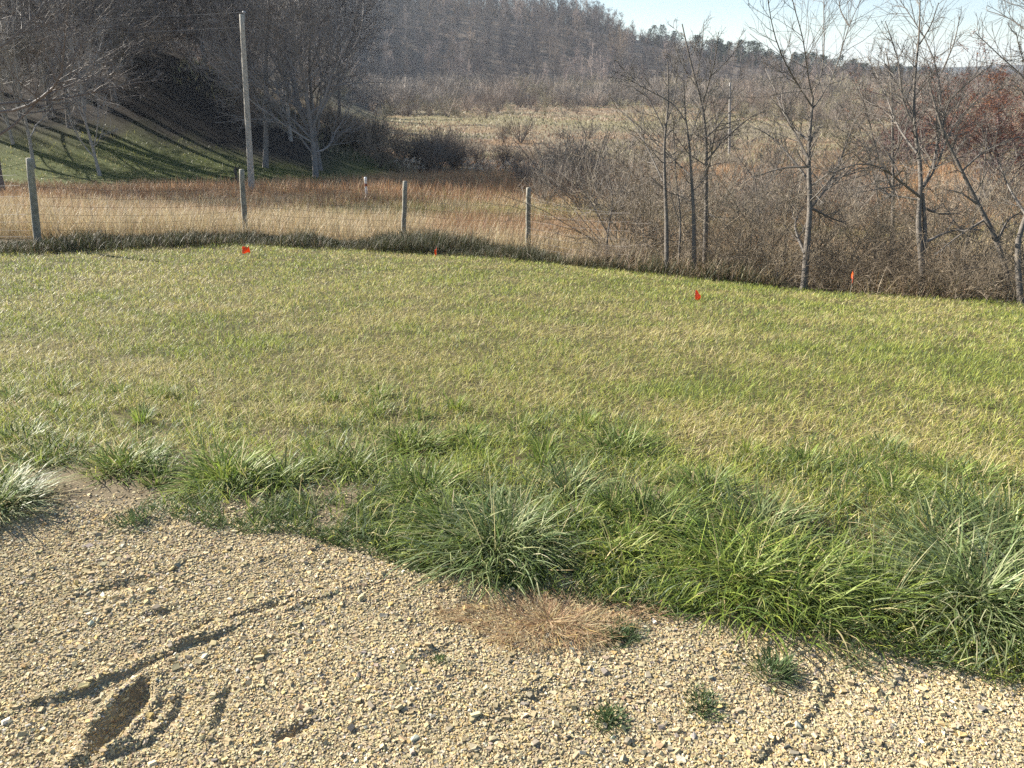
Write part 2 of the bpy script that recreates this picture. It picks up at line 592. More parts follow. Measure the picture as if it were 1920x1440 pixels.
def build_lawn():
    rg = np.random.default_rng(21)
    N = 500000
    # sample so that nearer ground carries more blades
    a, b = 2.2, 16.5
    u = rg.random(N)
    p = -.75
    y = (a ** (p + 1) + u * (b ** (p + 1) - a ** (p + 1))) ** (1 / (p + 1))
    x = rg.uniform(-1, 1, N) * (1.0 + .74 * y)
    ge = gravel_edge(x)
    De = np.interp(x, EX, ED)
    dens = sm((y - ge - .10 - .5 * fbm(x, y, .5, 81)) / .6)
    dens = dens * (.55 + .6 * sm((fbm(x, y, .35, 83) - .3) / .25))
    nr = sm((2.0 - (y - ge)) / .8)
    dens = dens * (1 - nr * .75 * sm((.50 - fbm(x, y, .30, 84, 2)) / .10))
    keep = (rg.random(N) < dens) & (y < De + .25 + .3 * rg.random(N)) & (y > ge)
    x, y, ge = x[keep], y[keep], ge[keep]
    N = len(x)
    px = .0013 * y
    clump = fbm(x, y, .22, 85, 2)
    rough = sm((1.9 - (y - ge)) / 1.3)               # the unmown margin behind the gravel
    Ln = rg.uniform(.03, .078, N) * (.65 + .95 * clump) * (1 + .15 * rough)
    wd = np.maximum(.0034, .52 * px) * rg.uniform(.6, 1.3, N)
    az = rg.uniform(0, 2 * math.pi, N)
    l0 = rg.uniform(.0, .9, N); l1 = l0 + rg.uniform(.3, 1.9, N)
    pn = .6 * fbm(x, y, 1.6, 87, 3) + .4 * fbm(x, y, .45, 86, 2); pn2 = fbm(x, y, .5, 89, 2)
    wg = np.clip(.50 + 1.4 * (pn - .5) + 1.0 * (pn2 - .5) + .25 * rough + .02 * x, .06, .97)
    r = rg.random(N)
    green = mixcol([G_GREEN, G_LIME, G_BLUE, G_DARK], [4, 5.5, 1.3, 1.6], N, rg)
    dry = mixcol([G_STRAW, G_TAN, G_YEL], [3.5, 2, 4], N, rg)
    C = np.where((r < wg)[:, None], green, dry)
    flatm = (r >= wg) & (rg.random(N) < .55)
    l0 = np.where(flatm, rg.uniform(1.0, 1.5, N), l0); l1 = np.where(flatm, l0 + rg.uniform(-.2, .3, N), l1)
    pos = np.stack([x, y, hz(x, y) - .003 + flatm * .006], -1)
    V, F, Cc = blades(pos, Ln, wd, az, l0, l1, C, K=2, rg=rg)
    # thatch: short dead litter lying on the soil in the near lawn
    o = link("lawn_grass", mk_mesh("lawn_grass", V, F, M_blade, Cc))
    tag(o, "short yellow-green mown lawn grass sloping down to the fence", "grass", kind='stuff')


build_lawn()


def build_margin():
    """longer, floppier grass in the rough band behind the gravel (between the tufts)"""
    rg = np.random.default_rng(23)
    N = 95000
    x = rg.uniform(-4.2, 4.6, N); d = rg.random(N) ** 1.2 * 1.9
    ge = gravel_edge(x); y = ge + d - .03
    pt = fbm(x, y, .40, 91, 2)
    side = sm((x + .9) / .7)
    dens = (.6 + .4 * sm((x + .2) / .5)) * sm((pt - .50 + .12 * side) / .07) * (1 - .6 * sm((d - 1.1) / .7)) * (.35 + .65 * side + .3 * sm((d - .35) / .2)).clip(0, 1)
    keep = rg.random(N) < dens
    x, y, pt = x[keep], y[keep], pt[keep]; N = len(x)
    Ln = rg.uniform(.04, .11, N) * (.6 + .8 * pt)
    wd = rg.uniform(.0025, .0048, N)
    az = rg.uniform(0, 2 * math.pi, N)
    l0 = rg.uniform(.1, .9, N); l1 = l0 + rg.uniform(.5, 1.3, N)
    C = mixcol([G_GREEN, G_LIME, G_BLUE, G_DARK, G_STRAW], [5, 2, 5, 4, 1.5], N, rg)
    V, F, Cc = blades(np.stack([x, y, hz(x, y) - .004], -1), Ln, wd, az, l0, l1, C, K=3, rg=rg)
    # low mat of creeping green at the gravel's edge
    M = 90000
    x = rg.uniform(-1.5, 2.4, M); y = gravel_edge(x) + rg.uniform(-.06, .65, M)
    k = rg.random(M) < sm((fbm(x, y, .18, 93, 2) - .36) / .14) * np.exp(-((x + .15) / 1.3) ** 4)
    x, y = x[k], y[k]; M = len(x)
    C2 = mixcol([(.12, .17, .05), (.17, .21, .07), (.09, .13, .04)], [3, 2, 2], M, rg)
    l0 = rg.uniform(.4, 1.3, M)
    V2, F2, Cc2 = blades(np.stack([x, y, hz(x, y)], -1), rg.uniform(.015, .045, M), rg.uniform(.0025, .0045, M), rg.uniform(0, 6.28, M), l0,
                         l0 + rg.uniform(0, .8, M), C2, K=2, rg=rg)
    V, F, Cc = merge([(V, F, Cc), (V2, F2, Cc2)])
    o = link("rough_grass", mk_mesh("rough_grass", V, F, M_blade, Cc))
    tag(o, "rough unmown green grass in the band between gravel and lawn", "grass", kind='stuff')


build_margin()


# ------------------------------------------------------------------ tufts
def tuft_mesh(n, L, rad, seed, pal, wts, w=.0062, bias=(0, 0), seedheads=0, l0=(.10, 1.15), dl=(.6, 1.7), K=5):
    rg = np.random.default_rng(seed)
    a = rg.uniform(0, 2 * math.pi, n); r = rad * 1.35 * rg.random(n) ** .75
    ox = rg.normal(0, 1, 4) * rad * .35; oy = rg.normal(0, 1, 4) * rad * .3; gi = rg.integers(0, 4, n)
    pos = np.stack([r * np.cos(a) + ox[gi], r * np.sin(a) + oy[gi], np.zeros(n) - .01], -1)
    az = a + rg.normal(0, .9, n)
    dx, dy = np.cos(az) + bias[0], np.sin(az) + bias[1]
    az = np.arctan2(dy, dx)
    f = r / rad / 1.35
    q = rg.random(n)
    s0 = l0[0] + (l0[1] - l0[0]) * (q * .5 + f * .5)
    Ln = L * .95 * rg.uniform(.4, 1.12, n)
    s1 = s0 + rg.uniform(dl[0], dl[1], n)
    s1 = np.minimum(s1, 1.95)
    C = mixcol(pal, wts, n, rg, .13)
    wd = w * rg.uniform(.55, 1.2, n)
    V, F, Cc = blades(pos, Ln, wd, az, s0, s1, C, K=K, rg=rg)
    parts = [(V, F, Cc)]
    if K == 5:      # dead thatch lying round the foot
        m = n // 5
        a3 = rg.uniform(0, 6.28, m); r3 = rad * 1.7 * rg.random(m) ** .6; q3 = rg.uniform(1.2, 1.6, m)
        parts.append(blades(np.stack([r3 * np.cos(a3), r3 * np.sin(a3), rg.uniform(0, .02, m)], -1), L * rg.uniform(.2, .6, m), np.full(m, .0042),
                            a3 + rg.normal(0, 1.2, m), q3, q3 + rg.uniform(-.2, .4, m), mixcol([G_STRAW, G_TAN, (.30, .27, .12)], [3, 2, 2], m, rg), K=3, rg=rg))
    if seedheads:
        m = seedheads
        a = rg.uniform(0, 6.28, m)
        l0_ = rg.uniform(.05, .45, m)
        pos = np.stack([rad * .4 * np.cos(a), rad * .4 * np.sin(a), np.zeros(m)], -1)
        parts.append(blades(pos, L * rg.uniform(1.1, 1.6, m), np.full(m, .0026), a, l0_, l0_ + rg.uniform(0, .4, m),
                            mixcol([G_STRAW, (.5, .44, .24)], [1, 1], m, rg), K=4, rg=rg))
    V, F, C = merge(parts)
    V[:, 2] = np.maximum(V[:, 2], -.012 + .012 * np.hypot(V[:, 0], V[:, 1]))
    return mk_mesh("grass_tuft", V, F, M_blade, C)


P_GREEN = [(.13, .185, .040), (.22, .285, .055), (.29, .34, .11), (.07, .10, .026), (.46, .40, .20)]
P_BLUE = [(.19, .24, .09), (.14, .19, .06), (.33, .37, .17), (.08, .115, .042), (.46, .40, .21)]
P_LIME = [(.18, .25, .045), (.30, .37, .07), (.12, .18, .04), (.30, .33, .09), (.42, .36, .17)]
P_PALE = [(.20, .26, .10), (.34, .38, .19), (.14, .19, .06), (.48, .46, .27), (.08, .115, .04)]
WT = [4, 4, 3, 3, 1.1]
tufts = [
    # px, py, blade count, length, root radius, palette, bias, seedheads, label
    (930, 1025, 620, .265, .15, P_PALE, (-.35, -.3), 8, "large pale green grass clump at the middle of the gravel's edge"),
    (835, 1000, 260, .22, .09, P_GREEN, (-.7, -.2), 0, "green blades sweeping left over the gravel beside the large pale clump"),
    (1165, 1050, 300, .17, .08, P_LIME, (0, -.1), 3, "short lime-green clump between the large pale clump and the long fringe"),
    (1375, 1085, 720, .24, .15, P_LIME, (-.2, -.2), 3, "broad bright green clump overhanging the gravel right of centre"),
    (1520, 1115, 480, .23, .13, P_GREEN, (.1, -.4), 2, "dark green clump hanging over the gravel next to the bright one"),
    (1640, 1130, 420, .21, .12, P_GREEN, (.1, -.3), 4, "green clump with yellow stems at the dark hollow of the fringe"),
    (1850, 1150, 720, .33, .14, P_PALE, (-.2, -.5), 6, "biggest pale clump with long arching blades at the gravel's right end"),
    (1880, 1010, 480, .26, .14, P_BLUE, (.1, 0), 2, "blue-green clump behind the biggest pale clump"),
    (1755, 1035, 380, .24, .12, P_BLUE, (.4, 0), 0, "blue-green blades combed to the right above the fringe"),
    (1690, 935, 330, .17, .09, P_GREEN, (0, 0), 2, "small dark clump beside the bare brown soil patch"),
    (1500, 880, 220, .15, .07, P_GREEN, (0, 0), 2, "upright small clump up in the lawn above the bare soil patch"),
    (1620, 885, 240, .14, .08, P_GREEN, (0, 0), 0, "low dark clump up in the lawn just right of the upright one"),
    (1235, 985, 380, .22, .12, P_GREEN, (.4, 0), 3, "dark clump with a bent brown seedhead behind the lime-green one"),
    (1330, 940, 300, .18, .10, P_GREEN, (0, 0), 1, "mid green clump standing behind the broad bright clump"),
    (1430, 985, 330, .20, .11, P_BLUE, (0, 0), 2, "grey-green clump directly behind the broad bright clump"),
    (1060, 925, 300, .19, .10, P_BLUE, (.2, 0), 2, "grey-green clump behind and right of the large pale clump"),
    (1170, 850, 380, .20, .12, P_GREEN, (.2, 0), 1, "dark wide clump at the lawn's near edge, right of centre"),
    (770, 845, 320, .18, .11, P_GREEN, (0, 0), 1, "dark wide clump at the lawn's near edge, left of centre"),
    (870, 830, 200, .14, .08, P_GREEN, (.3, 0), 0, "small dark clump touching the right side of the left wide one"),
    (785, 935, 340, .19, .11, P_GREEN, (0, 0), 2, "rounded clump behind the creeping green mat"),
    (655, 880, 340, .19, .11, P_GREEN, (.2, 0), 2, "green clump with dark right flank between two others"),
    (430, 900, 460, .22, .11, P_LIME, (-.1, 0), 1, "large upright bright clump at the left end of the creeping mat"),
    (520, 905, 220, .17, .08, P_GREEN, (.6, -.1), 0, "flattened blades lying to the right of the bright upright clump"),
    (240, 880, 340, .18, .11, P_GREEN, (.3, 0), 0, "low clump with white dry blades above the gravel's left part"),
    (110, 860, 260, .16, .10, P_GREEN, (0, 0), 0, "low green clump in the row above the leftmost clump"),
    (25, 945, 420, .24, .11, P_BLUE, (.3, -.2), 0, "leftmost clump spilling wide blades onto the gravel"),
    (1820, 905, 220, .15, .09, P_GREEN, (0, 0), 2, "small clump in the lawn above the blue-green clump"),
    (30, 830, 200, .15, .09, P_GREEN, (0, 0), 0, "dark low clump at the lawn's left margin"),
]
for i, (px, py, n, L, rad, pal, bias, sh, lab) in enumerate(tufts):
    p = at(px, py)
    me = tuft_mesh(int(n * 1.4), L, rad, 200 + i, pal, WT if pal is not P_PALE else [4, 4, 3, 1, 2], bias=bias, seedheads=sh)
    o = link("grass_tuft", me)
    o.location = (p[0], p[1], float(hz([p[0]], [p[1]])[0]))
    tag(o, lab, "grass tuft", "grass clumps along the gravel edge")

# filler tufts: smaller anonymous clumps, one mass
def filler_tufts():
    rg = np.random.default_rng(61)
    parts = []
    for k in range(80):
        x = rg.uniform(-3.6, 3.9)
        ge = float(gravel_edge(x))
        d = rg.uniform(.08, 1.9)
        if x < -.9 and d < .25: continue
        if -.9 < x < .1 and d < .45: continue
        y = ge + d
        n = int(rg.uniform(50, 140)); L = rg.uniform(.09, .17) * (1.15 if d < .8 and x > .2 else .9)
        me_rg = rg
        a = rg.uniform(0, 6.28, n); r = rg.uniform(.03, .07) * rg.random(n) ** .6
        pos = np.stack([x + r * np.cos(a), y + r * np.sin(a), np.full(n, 0.)], -1)
        pos[:, 2] = hz(pos[:, 0], pos[:, 1]) - .005
        l0 = rg.uniform(.05, 1, n)
        pal = [P_GREEN, P_BLUE, P_LIME, P_GREEN][rg.integers(4)]
        parts.append(blades(pos, L * rg.uniform(.5, 1.1, n), .0055 * rg.uniform(.6, 1.1, n), a + rg.normal(0, .6, n), l0, l0 + rg.uniform(.4, 1.3, n),
                            mixcol(pal, WT, n, rg), K=4, rg=rg))
    # tall thin stray stems
    n = 260
    x = rg.uniform(-3, 4, n); y = gravel_edge(x) + rg.uniform(.1, 1.8, n)
    l0 = rg.uniform(.0, .5, n)
    parts.append(blades(np.stack([x, y, hz(x, y)], -1), rg.uniform(.14, .34, n), np.full(n, .0024), rg.uniform(0, 6.28, n), l0, l0 + rg.uniform(0, .7, n),
                        mixcol([G_STRAW, (.5, .44, .24), (.3, .33, .12)], [3, 2, 2], n, rg), K=4, rg=rg))
    V, F, C = merge(parts)
    o = link("tussock_grass", mk_mesh("tussock_grass", V, F, M_blade, C))
    tag(o, "small green tussocks and stray stems among the big clumps", "grass", kind='stuff')


filler_tufts()


# ------------------------------------------------------------------ weeds and dead grass on the gravel
def dead_patch():
    rg = np.random.default_rng(71)
    c = at(1030, 1168)
    n = 2300
    a = rg.uniform(0, 6.28, n); r = rg.random(n) ** .8
    cx = c[0] + r * .30 * np.cos(a) * (1 + .3 * np.sin(3 * a)); cy = c[1] + r * .115 * np.sin(a)
    az = np.arctan2(np.sin(a) * .6, np.cos(a)) + rg.normal(0, .8, n)
    l0 = rg.uniform(1.05, 1.6, n)
    C = mixcol([(.34, .21, .115), (.44, .32, .17), (.55, .46, .27), (.22, .13, .075), (.48, .34, .12)], [4, 4, 3, 2, .5], n, rg)
    me = mk_mesh("dead_grass", *blades(np.stack([cx, cy, hz(cx, cy) + rg.uniform(0, .014, n)], -1), rg.uniform(.03, .085, n), rg.uniform(.0012, .0024, n), az, l0,
                                       l0 + rg.uniform(-.3, .6, n), C, K=3, rg=rg)[:2], M_dry, np.repeat(C, 7, 0))
    V = np.zeros(len(me.vertices) * 3)
    me.vertices.foreach_get("co", V); V = V.reshape(-1, 3) - c
    me.vertices.foreach_set("co", V.ravel())
    o = link("dead_grass_patch", me)
    o.location = c
    tag(o, "flattened reddish-brown dead grass patch lying on the gravel", "dead grass")


dead_patch()
WEEDPAL = [(.08, .13, .045), (.11, .17, .06), (.16, .21, .10), (.06, .09, .035), (.3, .25, .15)]
weeds = [
    (1162, 1195, 260, .05, .038, "low grey-green weed at the right end of the dead grass patch"),
    (1450, 1258, 170, .075, .035, "spiky little weed on open gravel below the green fringe"),
    (1325, 1322, 240, .030, .035, "flat dark weed on the gravel below the spiky one"),
    (1140, 1352, 260, .032, .030, "small dense weed nearest the bottom edge of the gravel"),
    (828, 1243, 90, .025, .018, "tiny weed on the gravel left of the dead patch"),
    (262, 975, 260, .05, .06, "flat green weed growing on the gravel's left margin"),
    (1610, 1245, 60, .07, .04, "thin brown-green sprig at the edge under the right fringe"),
]
for i, (px, py, n, L, rad, lab) in enumerate(weeds):
    p = at(px, py)
    me = tuft_mesh(int(n * 1.7), L * 1.05, rad * 1.05, 400 + i, WEEDPAL, [4, 3, 2, 3, .6], w=.0036, l0=(.1, 1.25), dl=(0, .5), K=3)
    me.name = "gravel_weed"
    o = link("gravel_weed", me)
    o.location = (p[0], p[1], float(hz([p[0]], [p[1]])[0]) + .006)
    tag(o, lab, "weed", "weeds growing on the gravel")


def straw_bits():
    rg = np.random.default_rng(73)
    n = 700
    x = rg.uniform(-3, 3, n); y = 1.25 + 2.0 * rg.random(n)
    k = (y < gravel_edge(x) + .1) & ((rg.random(n) < .35) | (y > gravel_edge(x) - .35))
    x, y = x[k], y[k]; n = len(x)
    l0 = rg.uniform(1.3, 1.6, n)
    C = mixcol([(.55, .46, .28), (.42, .30, .17), (.3, .25, .15)], [3, 2, 1], n, rg)
    o = link("straw_litter", mk_mesh("straw_litter", *blades(np.stack([x, y, hz(x, y) + .010], -1), rg.uniform(.02, .09, n), rg.uniform(.0012, .002, n),
             rg.uniform(0, 6.28, n), l0, l0 + rg.uniform(-.1, .2, n), C, K=2, rg=rg)[:2], M_dry, np.repeat(C, 5, 0)))
    tag(o, "loose dry straw bits scattered over the gravel", "straw", kind='stuff')


straw_bits()


# ------------------------------------------------------------------ field beyond the fence
def in_edge(x):
    return np.interp(x, EX, ED)


def build_field():
    rg = np.random.default_rng(31)
    # --- weed strip on the fence line
    N = 60000
    x = rg.uniform(-16, 4.2, N); De = in_edge(x)
    y = De + rg.uniform(0, 1, N) ** .8 * 2.1
    h = .07 + .62 * fbm(x, y * .5, .8, 111, 3) ** 1.9
    keep = rg.random(N) < np.where(x > 2.5, .5, 1)
    x, y, h = x[keep], y[keep], h[keep]; N = len(x)
    l0 = rg.uniform(0, .55, N)
    C = mixcol([(.060, .068, .030), (.09, .095, .040), (.13, .10, .06), (.24, .19, .11), (.045, .05, .025)], [5, 4, 3, 1.1, 3], N, rg, .16)  # dark blade colours carry the strip's backlit shade
    V, F, Cc = blades(np.stack([x, y, hz(x, y) - .02], -1), h * rg.uniform(.5, 1.2, N), rg.uniform(.006, .012, N), rg.uniform(0, 6.28, N), l0,
                      l0 + rg.uniform(.2, 1.3, N), C, K=3, rg=rg)
    o = link("fence_line_weeds", mk_mesh("fence_line_weeds", V, F, M_dry, Cc))
    tag(o, "weedy grass, backlit shade put into its colour, growing in a strip along the wire fence", "weeds", kind='stuff')

    # --- thin dry grass standing among the brush at the right
    N = 26000
    x = rg.uniform(.6, 11, N); De = in_edge(x)
    y = De + .25 + 7.5 * rg.random(N) ** 1.3
    keep = fbm(x, y, 1.1, 115, 2) > .38
    x, y = x[keep], y[keep]; N = len(x)
    l0 = rg.uniform(0, .7, N)
    C = mixcol([(.42, .33, .20), (.34, .25, .15), (.48, .41, .28), (.26, .19, .12)], [3, 3, 2, 2], N, rg, .14)
    V, F, Cc = blades(np.stack([x, y, hz(x, y) - .02], -1), rg.uniform(.15, .55, N), rg.uniform(.005, .009, N), rg.uniform(0, 6.28, N), l0,
                      l0 + rg.uniform(.3, 1.3, N), C, K=3, rg=rg)
    o = link("brush_grass", mk_mesh("brush_grass", V, F, M_dry, Cc))
    tag(o, "thin dry tan grass standing among the brush under the young trees", "grass", kind='stuff')

    # --- tall straw-coloured field grass
    N = 230000
    y = 13.5 + (40 - 13.5) * rg.random(N) ** 1.25
    x = rg.uniform(-1, 1, N) * (2 + .80 * y)
    keep = (y > in_edge(x) + 1.6) & (x < 4 + (y - 13) * 1.2)
    x, y = x[keep], y[keep]; N = len(x)
    n2 = fbm(x, y, 5, 121, 3); n3 = fbm(x, y, 1.3, 123, 2)
    redz = sm((n2 - .53 + .10 * sm((x + 2) / 3) * sm((24 - y) / 5) + .05 * (n3 - .5)) / .09) + sm((y - 29) / 2.5 + (n3 - .5))
    redz = np.clip(redz, 0, 1)
    # pale front band, then mixed green-yellow band
    gz = np.exp(-((y - 27) / 3.5) ** 2) * sm((x + 9) / 6) * (n3 > .42)
    r = rg.random(N)
    straw = mixcol([(.49, .385, .22), (.41, .315, .175), (.57, .49, .32), (.28, .215, .14)], [4, 4, 3, 2], N, rg)
    red = mixcol([(.33, .20, .11), (.38, .24, .135), (.44, .31, .18), (.25, .15, .08)], [4, 4, 2, 2], N, rg)
    grn = mixcol([(.26, .26, .09), (.20, .22, .07), (.42, .36, .13)], [2, 2, 2], N, rg)
    C = np.where((r < redz * .85)[:, None], red, straw)
    C = np.where((rg.random(N) < gz * .7)[:, None], grn, C)
    h = rg.uniform(.28, .72, N) * (.7 + .6 * n3) * np.where(gz > .3, .6, 1)
    l0 = rg.uniform(0, .5, N)
    wd = np.maximum(.004, .00045 * y) * rg.uniform(.7, 1.3, N)
    A = blades(np.stack([x, y, hz(x, y) - .02], -1), h, wd, rg.uniform(0, 6.28, N), l0, l0 + rg.uniform(.1, 1.0, N), C, K=3, rg=rg)
    V, F, Cc = A
    o = link("field_grass", mk_mesh("field_grass", V, F, M_dry, Cc))
    tag(o, "tall straw-coloured dead grass in the field behind the fence", "grass", kind='stuff')

    # --- rusty bluestem band further out
    N = 120000
    y = 34 + 30 * rg.random(N) ** 1.1
    x = rg.uniform(-16, 60, N)
    lim = np.interp(x, [-16, -10, -6, 0, 6, 60], [37, 41, 49, 53, 58, 64])
    keep = (y < lim) & (x < .8 * y + 3)
    x, y = x[keep], y[keep]; N = len(x)
    C = mixcol([(.42, .25, .13), (.48, .31, .17), (.33, .19, .10), (.52, .40, .22)], [5, 4, 3, 1.5], N, rg)
    l0 = rg.uniform(0, .4, N)
    V, F, Cc = blades(np.stack([x, y, hz(x, y) - .03], -1), rg.uniform(.45, 1.0, N), rg.uniform(.018, .032, N), rg.uniform(0, 6.28, N), l0,
                      l0 + rg.uniform(.1, .7, N), C, K=2, rg=rg)
    o = link("rusty_grass", mk_mesh("rusty_grass", V, F, M_dry, Cc))
    tag(o, "rust-coloured tall grass band between field and dark thicket", "grass", kind='stuff')

    # --- short green grass on the bank at the left
    N = 90000
    y = 36 + 22 * rg.random(N); x = rg.uniform(-48, -5, N)
    keep = rg.random(N) < sm((50 - y) / 5) * sm((-x - 6) / 5) * sm((y - 36) / 3) * (.35 + .65 * (x > -14 - (y - 36)))
    x, y = x[keep], y[keep]; N = len(x)
    n = fbm(x, y, 3, 131, 3)
    C = np.where((rg.random(N) < sm((n - .42) / .2) * .75)[:, None], mixcol([(.32, .31, .10), (.42, .37, .16), (.48, .41, .23)], [3, 2, 1.3], N, rg),
                 mixcol([(.13, .15, .048), (.19, .20, .065)], [1, 1], N, rg))
    l0 = rg.uniform(0, .8, N)
    V, F, Cc = blades(np.stack([x, y, hz(x, y) - .02], -1), rg.uniform(.08, .24, N), rg.uniform(.02, .035, N), rg.uniform(0, 6.28, N), l0,
                      l0 + rg.uniform(.2, .9, N), C, K=2, rg=rg)
    o = link("bank_grass", mk_mesh("bank_grass", V, F, M_blade, Cc))
    tag(o, "green grass on the shaded bank under the left trees", "grass", kind='stuff')

    # --- meadow tussocks in the valley
    N = 90000
    y = 55 + 260 * rg.random(N) ** 1.2
    x = rg.uniform(-1, 1, N) * .78 * y
    keep = (x > -22 - .02 * y)
    x, y = x[keep], y[keep]; N = len(x)
    n2 = fbm(x, y, 16, 141, 3)
    C = np.where((n2 > .5)[:, None], mixcol([(.32, .215, .14), (.26, .175, .115), (.36, .27, .18)], [3, 2, 2], N, rg),
                 mixcol([(.30, .27, .145), (.25, .225, .12), (.21, .175, .12)], [2, 2, 3], N, rg))
    l0 = rg.uniform(0, .6, N)
    V, F, Cc = blades(np.stack([x, y, hz(x, y) - .05], -1), rg.uniform(.18, .55, N) * (1 + .35 * sm((90 - y) / 30)), .0015 * y * rg.uniform(.7, 1.3, N), rg.uniform(0, 6.28, N), l0,
                      l0 + rg.uniform(.3, 1.1, N), C, K=2, rg=rg)
    o = link("valley_grass", mk_mesh("valley_grass", V, F, M_dry, Cc))
    tag(o, "tan and russet meadow grass on the valley floor", "grass", kind='stuff')


build_field()


# ------------------------------------------------------------------ fence with posts and woven wire
def build_fence():
    rg = np.random.default_rng(91)
    root = empty("wire_fence", (0, 0, 0))
    # (photo column, distance, post-top row, lean x)
    spec = [(-330, 13.4, 300, -345, .055), (68, 12.6, 297, 55, .056), (459, 16.0, 318, 453, .055), (754, 16.5, 340, 760, .052), (990, 15.5, 352, 991, .052)]
    base = []
    for px, y, ty, lean, r in spec:
        b = on(px, y)
        zc = y * math.cos(PITCH) + (EYE - b[2]) * math.sin(PITCH)
        # height so that the post reaches row ty
        a = PITCH + math.atan((ty - 720) / FPX)
        top = EYE - y * math.tan(a)
        zt = y * math.cos(PITCH) + (EYE - top) * math.sin(PITCH)
        lean = (lean - 960) / FPX * zt - b[0]
        base.append((b, top, lean, r))
    end = (np.array([1.95, 12.9, float(H(np.array([1.95]), np.array([12.9]), False)[0])]), None, 0, 0)
    for b, top, lean, r in base:
        K = 9
        zz = np.linspace(b[2] - .25, top, K)
        P = np.stack([np.linspace(b[0], b[0] + lean, K) + rg.normal(0, .003, K), np.full(K, b[1]), zz], -1)[None]
        Rr = (r * np.linspace(1.06, .92, K) * rg.normal(1, .02, K))[None]
        V, F, C = sweep(P, Rr, 14, np.array([[.27, .25, .20]]))
        # cap
        n = 14; o_ = len(V)
        V = np.concatenate([V, P[0, -1:] + [[0, 0, .012]]])
        C = np.concatenate([C, [[.34, .31, .25]]])
        ring = np.arange(o_ - n, o_)
        F = F + [np.stack([ring, np.roll(ring, -1), np.full(n, o_)], -1)]
        V = V - b
        po = link("post", mk_mesh("post", V, F, M_wood, C, True), root)
        po.location = b
    # line wires
    pts = [(b[0], b[1], b[2], b[0] + ln, tp) for b, tp, ln, r in base]
    pts.append((end[0][0], end[0][1], end[0][2], end[0][0], end[0][2] + 1.0))
    lines = []
    hs = [.16, .27, .40, .53, .67, .82, .98, 1.14]
    for (x0, y0, z0, tx0, t0), (x1, y1, z1, tx1, t1) in zip(pts[:-1], pts[1:]):
        for hh in hs:
            K = 7; t = np.linspace(0, 1, K)
            f0 = min(hh, t0 - z0 - .04); f1 = min(hh, t1 - z1 - .04)
            xx = x0 + (x1 - x0) * t; yy = y0 + (y1 - y0) * t - .06
            zz = (z0 + f0) * (1 - t) + (z1 + f1) * t - .05 * 4 * t * (1 - t) * (1 + hh) * .6 + rg.normal(0, .006, K)
            lines.append(np.stack([xx, yy, zz], -1))
        L = math.hypot(x1 - x0, y1 - y0)
        for s in np.arange(.15, L, .30):
            t = s / L
            K = 7
            xx = np.full(K, x0 + (x1 - x0) * t) + rg.normal(0, .008, K); yy = np.full(K, y0 + (y1 - y0) * t - .058)
            zb = z0 * (1 - t) + z1 * t
            zz = zb + np.linspace(.16, 1.0, K) - .05 * 4 * t * (1 - t)
            lines.append(np.stack([xx, yy, zz], -1))
    P = np.array(lines)
    V, F, C = sweep(P, np.full(P.shape[:2], .0020), 4, np.tile([[.09, .07, .06]], (len(P), 1)))
    link("woven_wire", mk_mesh("woven_wire", V, F, M_wire, C), root)
    tag(root, "old wire fence with four grey wooden posts between lawn and field", "fence")


build_fence()


# ------------------------------------------------------------------ utility poles, line and marker
def pole(name, px, y, ty, topx, r0, r1, c, label, cap=True, cat="pole"):
    b = on(px, y)
    a = PITCH + math.atan((ty - 720) / FPX)
    top = EYE - y * math.tan(a)
    zc = y * math.cos(PITCH) + (EYE - top) * math.sin(PITCH)
    tx = (topx - 960) / FPX * zc
    root = empty(name, b)
    K = 14
    t = np.linspace(0, 1, K)
    P = np.stack([(tx - b[0]) * t, np.zeros(K), (top - b[2]) * t - .3 * (1 - t)], -1)[None]
    V, F, C = sweep(P, (r0 + (r1 - r0) * t)[None], 20, np.array([c]))
    n = 20; o_ = len(V)
    V = np.concatenate([V, P[0, -1:] + [[0, 0, .01]]]); C = np.concatenate([C, [c]])
    ring = np.arange(o_ - n, o_)
    F = F + [np.stack([ring, np.roll(ring, -1), np.full(n, o_)], -1)]
    link("shaft", mk_mesh("shaft", V, F, M_wood, C, True), root)
    if cap:
        tp = P[0, -1]
        q = np.array([[0, 0, -.25], [.02, 0, -.08], [.03, 0, .02], [.03, 0, .07], [.03, 0, .10], [.03, 0, .13]]) + tp + [r1 * .9, 0, 0]
        V, F, C = sweep(q[None], np.array([[.015, .015, .02, .07, .07, .03]]), 10, np.array([[.30, .32, .34]]))
        link("insulator", mk_mesh("insulator", V, F, M_plain, C, True), root)
    tag(root, label, cat)
    return np.array([tx + r1, y, top + .08])


pt = pole("utility_pole", 472, 35, 27, 453, .145, .092, (.38, .36, .31), "tall pale weathered utility pole standing behind the wire fence")
pole("utility_pole", 1368, 78, 155, 1369, .13, .10, (.33, .31, .28), "distant thin utility pole seen between the young trees", cap=False)


def power_line():
    K = 30; t = np.linspace(0, 1, K)
    lines = []
    for dz, dx in ((0, 0), (-.55, 0)):
        a = pt + [0, 0, dz]; b = np.array([-60, 46, 5.1 + dz * 1.4])
        p = a[None] * (1 - t)[:, None] + b[None] * t[:, None]
        p[:, 2] -= .7 * 4 * t * (1 - t)
        lines.append(p)
    P = np.array(lines)
    V, F, C = sweep(P, np.full(P.shape[:2], .006), 5, np.tile([[.20, .20, .20]], (2, 1)))
    o = link("power_line", mk_mesh("power_line", V, F, M_wire, C))
    tag(o, "thin overhead wires running from the pale pole towards the left wood", "power line")


power_line()


